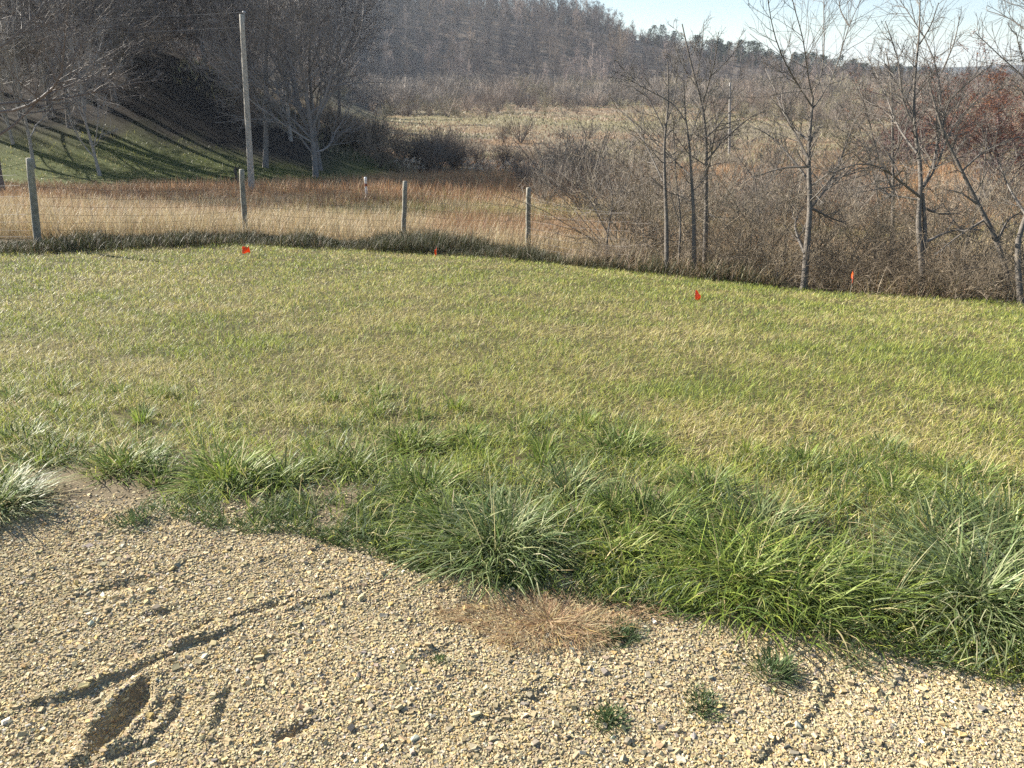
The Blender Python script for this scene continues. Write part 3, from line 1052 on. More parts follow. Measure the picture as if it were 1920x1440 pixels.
def marker():
    b = on(688, 33.5)
    root = empty("marker_post", b)
    prof = [(-.1, .052), (.0, .052), (.78, .052), (.80, .060), (.92, .060), (.95, .045), (.955, .001)]
    P = np.array([[0, 0, z] for z, r in prof])[None]
    V, F, C = sweep(P, np.array([[r for z, r in prof]]), 16, np.array([[.78, .77, .73]]))
    link("tube", mk_mesh("tube", V, F, M_plain, C, True), root)
    P = np.array([[0, 0, .57], [0, 0, .69]])[None]
    V, F, C = sweep(P, np.array([[.0545, .0545]]), 16, np.array([[.22, .06, .045]]))
    link("warning_band", mk_mesh("warning_band", V, F, M_plain, C, True), root)
    tag(root, "white plastic marker post with a dark red band in the field grass", "marker post")


marker()


# ------------------------------------------------------------------ orange survey flags
def flag(px, py, y, w, h, yaw, curl, label, hgt, droop=0.0, seed=0, base=13):
    """px,py = centre of the flag in the photo; y = distance"""
    y = float(at(px, py + base)[1])
    a = PITCH + math.atan((py - 720) / FPX)
    zf = EYE - y * math.tan(a)
    zc = y * math.cos(PITCH) + (EYE - zf) * math.sin(PITCH)
    x = (px - 960) / FPX * zc
    z0 = float(hz([x], [y])[0])
    top = zf + h / 2
    root = empty("survey_flag", (x, y, z0))
    P = np.array([[0, 0, -.06], [.004, 0, (top - z0) * .5], [0, 0, top - z0 + .01]])[None]
    V, F, C = sweep(P, np.full((1, 3), .0022), 6, np.array([[.45, .42, .36]]))
    link("wire_stake", mk_mesh("wire_stake", V, F, M_wire, C), root)
    nu, nv = 12, 8
    u, v = np.meshgrid(np.linspace(0, 1, nu), np.linspace(0, 1, nv))
    ang = yaw + curl * u * 1.4
    du = w / (nu - 1)
    xs = np.concatenate([np.zeros((nv, 1)), np.cumsum(np.cos(ang[:, 1:]) * du, 1)], 1)
    ys = np.concatenate([np.zeros((nv, 1)), np.cumsum(np.sin(ang[:, 1:]) * du, 1)], 1)
    zz = (top - z0) - v * h - droop * u ** 1.3 * h + .008 * np.sin(u * 7 + v * 3)
    ys = ys + .012 * np.sin(v * 5 + u * 4)
    V = np.stack([xs, ys, zz], -1).reshape(-1, 3)
    ix = np.arange(nu * nv).reshape(nv, nu)
    F = np.stack([ix[:-1, :-1], ix[1:, :-1], ix[1:, 1:], ix[:-1, 1:]], -1).reshape(-1, 4)
    # second sheet for thickness
    V2 = V + np.array([0.0006, .0012, 0])
    F2 = F[:, ::-1] + len(V)
    V = np.concatenate([V, V2]); F = np.concatenate([F, F2])
    C = np.tile([[.80, .16, .035]], (len(V), 1))
    link("pennant", mk_mesh("pennant", V, [F], M_flag, C, True), root)
    tag(root, label, "survey flag", "orange survey flags in the lawn")


flag(454, 469, 13.4, .115, .10, .1, .2, "square orange survey flag in front of the second fence post", .3)
flag(818, 470, 13.9, .07, .13, 1.1, 1.4, "curled dull-orange survey flag at the weeds right of the third post", .3, .5)
flag(1303, 552, 10.0, .10, .10, .2, .5, "bright orange survey flag standing out in the open lawn", .3, .8)
flag(1598, 524, 11.6, .075, .11, .5, 1.2, "small orange survey flag against the dark brush at the right", .3, -.6, base=31)


# ------------------------------------------------------------------ bare trees
BARK = (.15, .132, .112)


def bark_cols(n, base=BARK, j=.14, rg=R):
    return np.tile([base], (n, 1)) * rg.normal(1, j, (n, 1)).clip(.6, 1.5)


def path_fit(pts3, K):
    pts3 = np.array(pts3, float)
    d = np.concatenate([[0], np.cumsum(np.linalg.norm(np.diff(pts3, axis=0), axis=1))])
    # centripetal-ish smoothing by resampling a quadratic blend
    t = np.linspace(0, d[-1], K)
    P = np.stack([np.interp(t, d, pts3[:, i]) for i in range(3)], -1)
    for _ in range(2):
        P[1:-1] = P[1:-1] * .6 + (P[:-2] + P[2:]) * .2
    return P


def traced_tree(spec, seed):
    """a young tree whose trunk and main limbs follow the photo"""
    rg = np.random.default_rng(seed)
    zc = spec['zc']; r0 = spec['r'] * .72
    main = spec['main']
    dep = spec.get('dep', 0)
    n = len(main)
    tp = [lift(px, py, zc + dep * i / max(1, n - 1)) for i, (px, py) in enumerate(main)]
    b = tp[0].copy()
    b[2] = min(b[2], float(H(np.array([b[0]]), np.array([b[1]]), False)[0]))
    gz = float(H(np.array([b[0]]), np.array([b[1]]), False)[0])
    tp = [np.array([b[0], b[1], gz - .1])] + tp[0:]
    Kt = 16
    T = path_fit(tp, Kt)[None]
    Tr = (r0 * np.linspace(1, spec.get('tip', .22), Kt) ** 1.1)[None]
    Tr[0, 0] *= 1.25
    limbs, lr = [], []
    for lb in spec['limbs']:
        pl = np.array([lift(px, py, zc) for px, py in lb])
        L = np.linalg.norm(pl[-1] - pl[0])
        k = rg.uniform(-.75, .75)
        dist = np.linalg.norm(pl - pl[0], axis=1)
        # start exactly on the trunk
        j = np.argmin(np.linalg.norm(T[0] - pl[0], axis=1))
        zs = (T[0, j][1] - pl[0][1]) if np.linalg.norm(T[0, j] - pl[0]) < .4 else 0
        pl2 = np.array([lift(px, py, zc + zs + k * dd) for (px, py), dd in zip(lb, dist)])
        limbs.append(path_fit(pl2, 9))
        ra = min(r0 * .5, Tr[0, j] * .62)
        lr.append(np.linspace(max(ra, .011), .005, 9))
    parts = []
    P1 = np.array(limbs) if limbs else np.zeros((0, 9, 3)); R1 = np.array(lr) if limbs else np.zeros((0, 9))
    top = T[:, 4:][:, ::1]
    ti = np.linspace(4, Kt - 1, 9)
    Tm = np.stack([np.interp(ti, np.arange(Kt), T[0, :, i]) for i in range(3)], -1)[None]
    Rm = np.interp(ti, np.arange(Kt), Tr[0])[None]
    bc = spec.get('col', BARK)
    d = spec.get('dens', 1.0)
    Ex, Rx = grow(Tm, Rm, int(13 * d), tmin=.12, lf=.32, ang=(35, 75), K=9, up=.10, wob=.13, rf=.42, rg=rg, rmin=.005)
    P1 = np.concatenate([P1, Ex]); R1 = np.concatenate([R1, Rx])
    L1 = np.linalg.norm(np.diff(P1, axis=1), axis=2).sum(1)
    n2 = np.maximum(3, (L1 * 10 * d).astype(int))
    P2, R2 = grow(P1, R1, n2, tmin=.15, lf=.42, ang=(25, 60), K=6, up=.07, wob=.13, rf=.6, rg=rg, rmin=.0040, lmin=.16)
    P3, R3 = grow(P2, R2, 5, tmin=.15, lf=.55, ang=(25, 65), K=4, up=.05, wob=.14, rf=.7, rg=rg, rmin=.0024, lmin=.08)
    parts.append(sweep(P1, R1, 6, bark_cols(len(P1), bc, rg=rg)))
    parts.append(sweep(P2, R2, 4, bark_cols(len(P2), np.array(bc) * 1.1, rg=rg)))
    parts.append(sweep(P3, R3, 3, bark_cols(len(P3), np.array(bc) * 1.15, rg=rg)))
    root = empty("bare_tree", (b[0], b[1], gz))
    org = np.array([b[0], b[1], gz])
    V, F, C = sweep(T, Tr, 12, np.array([bc]))
    link("trunk", mk_mesh("trunk", V - org, F, M_bark, C, True), root)
    for st in spec.get('stems', []):
        pl = np.array([lift(px, py, zc) for px, py in st])
        Pst = path_fit(pl, 10)[None]
        V, F, C = sweep(Pst, (r0 * .75 * np.linspace(1, .6, 10))[None], 10, np.array([bc]))
        link("trunk", mk_mesh("trunk", V - org, F, M_bark, C, True), root)
    V, F, C = merge(parts)
    link("crown", mk_mesh("crown", V - org, F, M_twig, C), root)
    tag(root, spec['label'], "tree", "young bare trees at the lawn's right edge")
    return root


traced = [
    dict(zc=12.6, r=.060, main=[(1250, 518), (1250, 412), (1246, 337), (1245, 244), (1252, 225), (1254, 165), (1252, 116)],
         limbs=[[(1245, 244), (1230, 210), (1209, 172), (1187, 144), (1166, 127)], [(1243, 340), (1207, 262), (1181, 217), (1155, 202)],
                [(1246, 240), (1262, 200), (1270, 150), (1268, 90)]],
         label="slim bare tree with a forked top, leftmost of the young row"),
    dict(zc=12.5, r=.058, main=[(1302, 518), (1301, 394), (1296, 330), (1294, 270), (1284, 221), (1282, 150)],
         limbs=[[(1297, 332), (1264, 300), (1215, 255), (1177, 217)], [(1284, 225), (1264, 191), (1230, 178), (1202, 161), (1152, 134)],
                [(1294, 265), (1305, 225), (1317, 195), (1345, 160)]],
         label="slim bare tree with long limbs reaching left, standing close beside a straighter one"),
    dict(zc=12.8, r=.066, main=[(1321, 514), (1324, 412), (1324, 337), (1325, 255), (1318, 195), (1305, 157), (1290, 97), (1279, 45)],
         limbs=[[(1318, 193), (1333, 142), (1342, 112), (1347, 60)], [(1333, 142), (1361, 116), (1380, 97), (1387, 70)],
                [(1325, 258), (1350, 232), (1372, 204), (1399, 184)], [(1324, 303), (1350, 270), (1380, 240), (1417, 210), (1446, 208)],
                [(1305, 157), (1316, 86), (1320, 45)], [(1324, 400), (1345, 408), (1362, 407)]],
         label="straight bare tree with V-shaped upper limbs just left of the distant pole"),
    dict(zc=12.7, r=.032, main=[(1271, 518), (1277, 412), (1267, 330), (1265, 280), (1262, 240)], limbs=[[(1275, 420), (1258, 370), (1255, 330)]], dens=.7,
         label="thin bare sapling between the two left slim trees"),
    dict(zc=11.6, r=.078, main=[(1508, 539), (1513, 459), (1520, 389), (1517, 342), (1516, 272), (1521, 226), (1524, 183)],
         limbs=[[(1523, 200), (1489, 148), (1466, 109), (1449, 62), (1439, 0), (1436, -30)], [(1524, 183), (1513, 140), (1509, 78), (1484, 0), (1478, -40)],
                [(1524, 183), (1538, 156), (1546, 109), (1544, 0), (1546, -40)], [(1523, 205), (1540, 187), (1567, 132), (1583, 78), (1591, 47), (1614, 0)],
                [(1515, 262), (1482, 243), (1468, 210), (1451, 163), (1435, 128)], [(1509, 476), (1489, 428), (1493, 404), (1509, 385)],
                [(1520, 389), (1544, 362), (1563, 334), (1579, 292), (1594, 249), (1606, 218)], [(1520, 390), (1556, 408), (1587, 420)],
                [(1516, 313), (1474, 313), (1439, 323), (1408, 334)], [(1518, 340), (1450, 255), (1400, 232)], [(1591, 47), (1575, 20), (1572, -10)],
                [(1517, 300), (1480, 230), (1462, 190), (1470, 150)]],
         tip=.36, label="bare tree with a pale-barked foot and high fan of limbs, middle of the row"),
    dict(zc=11.0, r=.064, main=[(1728, 558), (1732, 479), (1717, 437), (1721, 396), (1729, 354), (1729, 308), (1719, 287), (1713, 233), (1713, 146), (1724, 83), (1725, 0)],
         stems=[[(1732, 475), (1735, 440), (1733, 400), (1730, 362)]],
         limbs=[[(1730, 350), (1750, 317), (1762, 250), (1779, 183), (1808, 146)], [(1750, 317), (1762, 233), (1765, 137), (1737, 71), (1687, 0)],
                [(1725, 369), (1683, 337), (1650, 308), (1600, 304), (1560, 325)], [(1719, 287), (1683, 242), (1658, 167), (1637, 125), (1625, 104)],
                [(1730, 354), (1758, 317), (1783, 233), (1821, 196), (1871, 158)], [(1713, 233), (1690, 190), (1688, 120), (1660, 40)],
                [(1724, 83), (1745, 50), (1760, 5)], [(1765, 137), (1790, 80), (1800, 30)], [(1733, 390), (1760, 402), (1800, 400)],
                [(1734, 455), (1780, 432), (1840, 430)], [(1728, 375), (1660, 365), (1640, 350)]],
         tip=.2, dens=1.15, label="many-limbed bare tree whose trunk splits around a gap near its foot"),
    dict(zc=10.7, r=.062, main=[(1902, 578), (1892, 533), (1871, 450), (1833, 383), (1804, 321), (1767, 250), (1754, 200), (1740, 150)],
         limbs=[[(1871, 450), (1890, 410), (1920, 395)], [(1833, 383), (1800, 360), (1770, 355)], [(1804, 321), (1840, 285), (1890, 262), (1930, 250)],
                [(1767, 250), (1775, 190), (1820, 150), (1862, 120)], [(1892, 533), (1850, 500), (1800, 505)], [(1850, 410), (1800, 440), (1752, 478)]],
         dens=1.1, label="bare tree leaning far to the left, its foot at the lawn's right end"),
    dict(zc=14.6, r=.062, main=[(1672, 500), (1675, 350), (1673, 250), (1672, 150), (1660, 90)],
         limbs=[[(1675, 360), (1640, 280), (1625, 200), (1600, 150)], [(1674, 300), (1700, 240), (1720, 180)], [(1675, 330), (1610, 260), (1570, 240)]],
         dens=1.2, label="straight dark-trunked bare tree standing back inside the brush"),
    dict(zc=14.2, r=.035, main=[(1640, 490), (1650, 400), (1640, 330), (1615, 250), (1590, 190)], limbs=[[(1648, 390), (1670, 330), (1690, 260)]],
         label="thin crooked bare sapling left of the dark straight trunk"),
    dict(zc=10.2, r=.058, main=[(1914, 590), (1908, 480), (1902, 445), (1925, 405), (1960, 330), (1975, 200), (1960, 60)],
         limbs=[[(1962, 240), (1920, 135), (1887, 121), (1867, 96), (1829, 62)], [(1965, 120), (1930, 60), (1890, 30), (1850, 20)], [(1960, 70), (1925, 10), (1900, -30)],
                [(1970, 230), (1900, 150), (1860, 175)], [(1925, 405), (1895, 360), (1870, 300)], [(1965, 190), (1915, 110), (1905, 60)]],
         dens=1.2, label="bare tree at the frame's right edge with a kinked lower trunk"),
    dict(zc=13.8, r=.030, main=[(1135, 505), (1140, 430), (1150, 380), (1140, 320), (1120, 270)], limbs=[[(1145, 400), (1175, 350), (1190, 290)], [(1140, 440), (1110, 380), (1080, 340)]],
         label="crooked grey sapling at the left end of the brush"),
    dict(zc=15.5, r=.036, main=[(1430, 500), (1425, 420), (1415, 330), (1400, 260)], limbs=[[(1420, 380), (1450, 330), (1470, 280)], [(1418, 340), (1380, 290), (1370, 250)]],
         label="thin bare sapling behind the brush below the distant pole"),
    dict(zc=13.0, r=.040, main=[(1815, 560), (1805, 480), (1830, 400), (1845, 330), (1850, 240)], limbs=[[(1810, 450), (1775, 390), (1740, 350)], [(1835, 390), (1880, 330), (1910, 290)]],
         dens=1.2, label="twiggy bare sapling behind the leaning tree"),
]
for i, sp in enumerate(traced):
    traced_tree(sp, 500 + i)


# ------------------------------------------------------------------ shrub and tree prototypes (shared meshes)
def shrub_mesh(seed, h=2.0, stems=14, spread=.9, c=(.17, .14, .115), twig=.004, arch=.0, n1=6, n2=5, n3=0, name="bare_shrub"):
    rg = np.random.default_rng(seed)
    a = rg.uniform(0, 6.28, stems)
    P0 = []
    K = 7
    for k in range(stems):
        lean = rg.uniform(.1, .9) * spread
        d = np.array([math.cos(a[k]) * lean, math.sin(a[k]) * lean, 1.0]); d /= np.linalg.norm(d)
        p = np.array([math.cos(a[k]), math.sin(a[k]), 0]) * rg.uniform(0, .16) * h * .5 + [0, 0, -.05]
        L = h * rg.uniform(.6, 1.15); q = [p]
        for j in range(K - 1):
            d = d + rg.normal(0, .10, 3) + np.array([math.cos(a[k]), math.sin(a[k]), 0]) * .06 + [0, 0, -arch * j / K]
            d /= np.linalg.norm(d)
            p = p + d * L / (K - 1); q.append(p)
        P0.append(q)
    P0 = np.array(P0)
    P0[:, :, 2] = np.maximum(P0[:, :, 2], -.05)
    R0 = np.tile(np.linspace(1, .35, K), (stems, 1)) * rg.uniform(.6, 1.2, (stems, 1)) * twig * 2.6
    P1, R1 = grow(P0, R0, n1, tmin=.15, lf=.5, ang=(25, 65), K=5, up=.06, wob=.15, rf=.65, rg=rg, rmin=twig)
    P2, R2 = grow(P1, R1, n2, tmin=.1, lf=.6, ang=(25, 70), K=4, up=.03, wob=.16, rf=.7, rg=rg, rmin=twig * .75)
    parts = [sweep(P0, R0, 5, bark_cols(stems, c, rg=rg)), sweep(P1, R1, 4, bark_cols(len(P1), c, rg=rg)),
             sweep(P2, R2, 3, bark_cols(len(P2), np.array(c) * 1.15, rg=rg))]
    if n3:
        P3, R3 = grow(P2, R2, n3, tmin=.1, lf=.6, ang=(25, 70), K=3, up=.03, wob=.16, rf=.8, rg=rg, rmin=twig * .6)
        parts.append(sweep(P3, R3, 3, bark_cols(len(P3), np.array(c) * 1.2, rg=rg)))
    V, F, C = merge(parts)
    return mk_mesh(name, V, F, M_twig, C)


def big_tree_meshes(seed, h=14, r=.17, c=BARK, tmin=.16, spread=(35, 70), nl=16, lf=.42, twig=.009, forks=0):
    """returns trunk mesh, crown mesh"""
    rg = np.random.default_rng(seed)
    K = 12
    p = np.array([0, 0, -.3]); d = np.array([rg.normal(0, .05), rg.normal(0, .05), 1.0]); q = [p]
    for j in range(K - 1):
        d = d + rg.normal(0, .055, 3) + [0, 0, .05]; d /= np.linalg.norm(d)
        p = p + d * (h + .3) / (K - 1); q.append(p)
    T = np.array(q)[None]; Tr = (r * np.linspace(1, .12, K) ** .9)[None]; Tr[0, 0] *= 1.3
    P1, R1 = grow(T, Tr, nl, tmin=tmin, lf=lf, ang=spread, K=9, up=.13, wob=.12, rf=.5, rg=rg, rmin=.03)
    L1 = np.linalg.norm(np.diff(P1, axis=1), axis=2).sum(1)
    P2, R2 = grow(P1, R1, np.maximum(3, (L1 * 2.3).astype(int)), tmin=.2, lf=.45, ang=(25, 60), K=6, up=.07, wob=.14, rf=.6, rg=rg, rmin=.016, lmin=.5)
    P3, R3 = grow(P2, R2, 6, tmin=.15, lf=.52, ang=(25, 60), K=5, up=.05, wob=.15, rf=.65, rg=rg, rmin=.011, lmin=.3)
    P4, R4 = grow(P3, R3, 3, tmin=.2, lf=.6, ang=(25, 60), K=3, up=.05, wob=.15, rf=.8, rg=rg, rmin=twig, lmin=.2)
    V, F, C = sweep(T, Tr, 12, np.array([c]))
    tm = mk_mesh("trunk", V, F, M_bark, C, True)
    parts = [sweep(P1, R1, 6, bark_cols(len(P1), c, rg=rg)), sweep(P2, R2, 4, bark_cols(len(P2), c, rg=rg)),
             sweep(P3, R3, 3, bark_cols(len(P3), np.array(c) * 1.1, rg=rg)), sweep(P4, R4, 3, bark_cols(len(P4), np.array(c) * 1.15, rg=rg))]
    V, F, C = merge(parts)
    return tm, mk_mesh("crown", V, F, M_twig, C)


GREY = (.22, .20, .185); PALE = (.34, .315, .285); DARK = (.15, .133, .12)
protos = [big_tree_meshes(700, 13, .15, GREY), big_tree_meshes(701, 15, .19, GREY, tmin=.25), big_tree_meshes(702, 12, .13, PALE, tmin=.15, lf=.5),
          big_tree_meshes(703, 16, .17, DARK, tmin=.35, spread=(25, 50)), big_tree_meshes(704, 10, .11, PALE, tmin=.12, lf=.55, spread=(40, 80)),
          big_tree_meshes(705, 14, .20, DARK, tmin=.12, lf=.55, spread=(45, 85), nl=20),
          big_tree_meshes(706, 11.5, .16, GREY, tmin=.13, lf=.6, spread=(25, 85), nl=34)]


def plant_tree(k, x, y, sc, yaw, label, group, name="bare_tree", zs=1.0):
    z = float(H(np.array([x]), np.array([y]), False)[0])
    root = empty(name, (x, y, z), yaw)
    root.scale = (sc, sc, sc * zs)
    for nm, me in zip(("trunk", "crown"), protos[k]):
        link(nm, me, root)
    tag(root, label, "tree", group)


def tree_px(k, px, y, sc, yaw, label, group="bare trees of the left wood"):
    b = on(px, y)
    plant_tree(k, b[0], b[1], sc, yaw, label, group)


# individually placed trees of the left grove
tree_px(6, 592, 46, 1.0, .4, "round-crowned bare tree at the right end of the left wood")
tree_px(0, 601, 49, .95, 2.4, "twin trunk close behind the round-crowned tree at the wood's right end")
tree_px(1, 497, 47, .85, 1.0, "slender pale-stemmed bare tree just right of the tall utility pole")
tree_px(4, 188, 43, .8, 2.0, "small crooked tree with arching pale branches on the green bank")
tree_px(5, 2, 35, .9, .7, "thick dark-trunked tree at the photo's left edge")
tree_px(2, 545, 54, .95, 3.3, "pale bare tree between the slender one and the round-crowned one")
tree_px(5, -90, 40, 1.0, 2.9, "wide dark tree just outside the left edge whose limbs reach in")
tree_px(3, 640, 66, .8, .3, "bare tree standing behind the round-crowned tree's right side")
rg = np.random.default_rng(81)
spots = []
for px in (235, 262, 292, 318, 345, 372, 402, 430, 455, 482, 515, 560, 590, 330, 275, 410, 540, 470):
    spots.append((px + rg.normal(0, 6), rg.uniform(60, 95), rg.choice([0, 1, 3, 3, 6, 5]), rg.uniform(.75, 1.15),
                  "dark bare tree in the stand behind the mound, trunks seen against the pale slope"))
for px, y in ((25, 47), (62, 44), (-20, 42), (155, 52), (215, 52), (245, 56), (95, 50), (40, 50), (90, 56), (130, 49), (160, 60), (205, 58), (20, 64), (75, 70), (120, 75), (-60, 55), (-30, 48), (170, 72), (225, 66), (-120, 62), (250, 78), (-10, 80), (60, 85)):
    spots.append((px, y, rg.choice([0, 1, 2, 4, 5, 6]), rg.uniform(.75, 1.1), "bare tree in the dense tangle on the slope left of the mound"))
for px, y, k, sc, lab in spots:
    tree_px(int(k), px, float(y), float(sc), float(rg.uniform(0, 6.28)), lab, "trees of the stand behind the mound" if "mound, trunks" in lab else "trees in the tangle on the left slope")
# unseen trees up-sun that shade the bank
for x, y, k in ((-50, 60, 0), (-54, 46, 5), (-42, 64, 5)):
    plant_tree(k, x, y, 1.05, x, "bare tree on the slope beyond the photo's left edge", "trees up the slope to the left")

# low shrubs
SH = [shrub_mesh(720, 2.0, 16, .9, (.235, .19, .135), .0036, arch=.25), shrub_mesh(721, 2.3, 14, .7, (.26, .215, .15), .0037, arch=.1),
      shrub_mesh(722, 1.7, 20, 1.2, (.19, .15, .105), .0034, arch=.5), shrub_mesh(723, 1.2, 22, 1.3, (.33, .27, .20), .0034, arch=.5),
      shrub_mesh(724, 2.6, 12, .6, (.28, .235, .17), .0036, arch=.05)]
rg = np.random.default_rng(83)
n_s = 0


def put_shrub(me, x, y, sc, label, group, name="bare_shrub", zs=1.0, cat="shrub"):
    z = float(H(np.array([x]), np.array([y]), False)[0])
    o = link(name, me)
    o.location = (x, y, z); o.rotation_euler = (0, 0, rg.uniform(0, 6.28)); o.scale = (sc, sc, sc * zs)
    tag(o, label, cat, group)


# right-hand brush: rows at and behind the lawn's edge
rows = [(1.0, [1130, 1175, 1225, 1285, 1340, 1390, 1440, 1480, 1545, 1590, 1630, 1680, 1710, 1770, 1810, 1855, 1900, 1950]),
        (2.2, [1150, 1205, 1260, 1320, 1375, 1420, 1470, 1530, 1580, 1625, 1665, 1715, 1760, 1800, 1850, 1890, 1940, 1990]),
        (4.0, [1190, 1240, 1300, 1360, 1410, 1480, 1540, 1600, 1650, 1700, 1760, 1820, 1880, 1940, 2000])]
for ri, (off, pxs) in enumerate(rows):
    for px in pxs:
        if px > 1100 and rg.random() < .22: continue
        b = on(px, 12.0)
        y = float(in_edge(b[0])) + off + rg.uniform(-.3, .5)
        b = on(px + rg.uniform(-12, 12), y)
        edge = px < 1260
        k = rg.choice([3, 3, 2, 0]) if (ri == 0 and edge) else rg.choice([0, 1, 2, 0, 4] if ri else [2, 0, 3, 2])
        sc = rg.uniform(.55, .85) * (.85 if ri == 0 else 1.1 if ri == 1 else .95)
        lab = ["low tangled bare brush bordering the lawn under the young trees", "bare brush in the second rank behind the young trees",
               "tall bare brush at the back of the thicket on the right"][ri]
        put_shrub(SH[int(k)], b[0], b[1], float(sc * 1.12), lab, ["brush along the lawn's right edge", "brush behind the young trees", "tall brush at the back of the right thicket"][ri])
# the multi-stemmed fan shrub at the left of the brush
b = on(1165, 14.6)
put_shrub(shrub_mesh(730, 2.9, 26, 1.0, (.22, .19, .155), .0046, arch=.0, n1=7, n2=4), b[0], b[1], .82, "large fan-shaped pale shrub beside the last fence post", None)
b = on(1225, 15.5)
put_shrub(shrub_mesh(731, 2.6, 20, .9, (.20, .17, .14), .0046, arch=.0, n1=7, n2=4), b[0], b[1], .95, "grey fan-shaped shrub right of the large pale one", None)


# ------------------------------------------------------------------ mid-distance shrubs: coarse twigs, seen small
def far_shrub(seed, h, c, n=260, w=.03, spread=.5, name="far_shrub"):
    rg = np.random.default_rng(seed)
    st = 14
    a = rg.uniform(0, 6.28, st); lean = rg.uniform(.1, 1.0, st)
    P0 = np.zeros((st, 4, 3)); d = np.stack([np.cos(a) * lean, np.sin(a) * lean, np.ones(st)], -1); d /= np.linalg.norm(d, axis=1)[:, None]
    for j in range(1, 4):
        d = d + rg.normal(0, .12, d.shape); P0[:, j] = P0[:, j - 1] + d * h * rg.uniform(.22, .36, (st, 1))
    R0 = np.tile(np.array([[1.3, 1, .8, .5]]) * w, (st, 1))
    P1, R1 = grow(P0, R0, max(3, n // 40), tmin=.1, lf=.6, ang=(20, 60), K=3, up=.1, wob=.2, rf=.6, rg=rg, rmin=w * .45)
    P2, R2 = grow(P1, R1, 5, tmin=.0, lf=.6, ang=(20, 60), K=3, up=.08, wob=.2, rf=.8, rg=rg, rmin=w * .33)
    parts = [sweep(P0, R0, 3, bark_cols(st, c, rg=rg)), sweep(P1, R1, 3, bark_cols(len(P1), c, rg=rg)), sweep(P2, R2, 3, bark_cols(len(P2), np.array(c) * 1.1, rg=rg))]
    return merge(parts)


FS = [far_shrub(740, 3.0, (.22, .175, .13), 320, .022), far_shrub(741, 2.6, (.16, .13, .105), 300, .022), far_shrub(742, 3.4, (.19, .165, .135), 320, .024),
      far_shrub(743, 2.2, (.22, .19, .12), 300, .020), far_shrub(744, 2.6, (.185, .145, .11), 380, .022)]
FSM = [mk_mesh("thicket_shrub", V, F, M_twig, C) for V, F, C in FS]
# dark thicket from the foot of the left wood down to the centre
for k in range(46):
    t = rg.random()
    px = 600 + 460 * t + rg.normal(0, 12)
    y = rg.uniform(52, 66) + 6 * t
    b = on(px, y)
    hh = np.interp(px, [600, 700, 800, 900, 1060], [.75, .95, 1.15, .8, .45]) * rg.uniform(.7, 1.1)
    put_shrub(FSM[[0, 4, 4, 0, 1][rg.integers(5)]], b[0], b[1], float(hh), "dark bare shrub in the thicket running down from the left wood", "shrubs of the dark thicket", "thicket_shrub")
for k in range(26):
    px = rg.uniform(-60, 620); y = rg.uniform(52, 70)
    b = on(px, y)
    put_shrub(FSM[[0, 1, 4, 0][rg.integers(4)]], b[0], b[1], float(rg.uniform(.5, .9)), "dark bare undergrowth shrub at the foot of the left wood's trees", "undergrowth shrubs of the left wood", "thicket_shrub")
for k in range(48):
    px = rg.uniform(980, 1990); y = rg.uniform(24, 62)
    b = on(px, y)
    put_shrub(FSM[[0, 1, 2, 1][rg.integers(4)]], b[0], b[1], float(rg.uniform(.45, .9)), "bare brown shrub in the hollow behind the young trees", "shrubs in the hollow", "thicket_shrub")
for px, y, k, sc, lab in ((955, 118, 3, .9, "rounded olive-yellow shrub in the middle of the valley"), (945, 98, 2, .7, "grey-green shrub on the pale meadow below the olive one"),
                          (830, 84, 0, .8, "tall dark shrub rising above the thicket's middle")):
    b = on(px, y)
    put_shrub(FSM[k], b[0], b[1], sc, lab, None, "valley_shrub")


def scatter(protos_, spots_, name, mat, label, cat, tints):
    """many copies of small meshes merged into one uncountable mass"""
    rg = np.random.default_rng(hash(name) % 1000 if False else len(name) * 7)
    parts = []
    for (x, y, k, s) in spots_:
        V, F, C = protos_[k]
        a = rg.uniform(0, 6.28); ca, sa = math.cos(a), math.sin(a)
        z = float(H(np.array([x]), np.array([y]), False)[0])
        V2 = np.stack([(V[:, 0] * ca - V[:, 1] * sa) * s + x, (V[:, 0] * sa + V[:, 1] * ca) * s + y, V[:, 2] * s * rg.uniform(.85, 1.2) + z - .2], -1)
        parts.append((V2.astype(np.float32), F, C * tints[int(np.clip(len(tints) * (.5 + 2.2 * (float(fbm(np.array([x]), np.array([y]), 30, 161, 2)[0]) - .5)) + rg.normal(0, 1.3), 0, len(tints) - .01))] * rg.uniform(.7, 1.25)))
    V, F, C = merge(parts)
    o = link(name, mk_mesh(name, V, F, mat, C))
    tag(o, label, cat, kind='stuff')


def valley_scrub():
    rg = np.random.default_rng(85)
    sp = []
    P = [far_shrub(750 + i, h, (.235, .20, .165), 120, .035) for i, h in enumerate((3.0, 2.4, 3.8, 3.0))]
    while len(sp) < 2200:
        y = rg.uniform(85, 335); x = rg.uniform(-.2 * y - 10, .76 * y)
        n = float(fbm(np.array([x]), np.array([y]), 34, 151, 3)[0])
        want = .34 + 1.0 * sm((y - 195) / 50) + sm((n - .52) / .08) * .7 - 1.0 * math.exp(-((x - 14) / 30) ** 2 - ((y - 150) / 38) ** 2) * 1.3
        want += .5 * sm((x - 40) / 40)
        if rg.random() < want * .6:
            sp.append((x, y, int(rg.integers(4)), rg.uniform(.55, 1.2) * (1 + .8 * sm((y - 190) / 80))))
    scatter(P, sp, "valley_scrub", M_twig, "grey-brown bare scrub covering the valley floor below the ridge", "scrub",
            [cc(1, 1, 1), cc(1.15, 1.1, 1.05), cc(.85, .82, .8), cc(1.1, 1.12, .85), cc(1.0, .88, .8)])


valley_scrub()


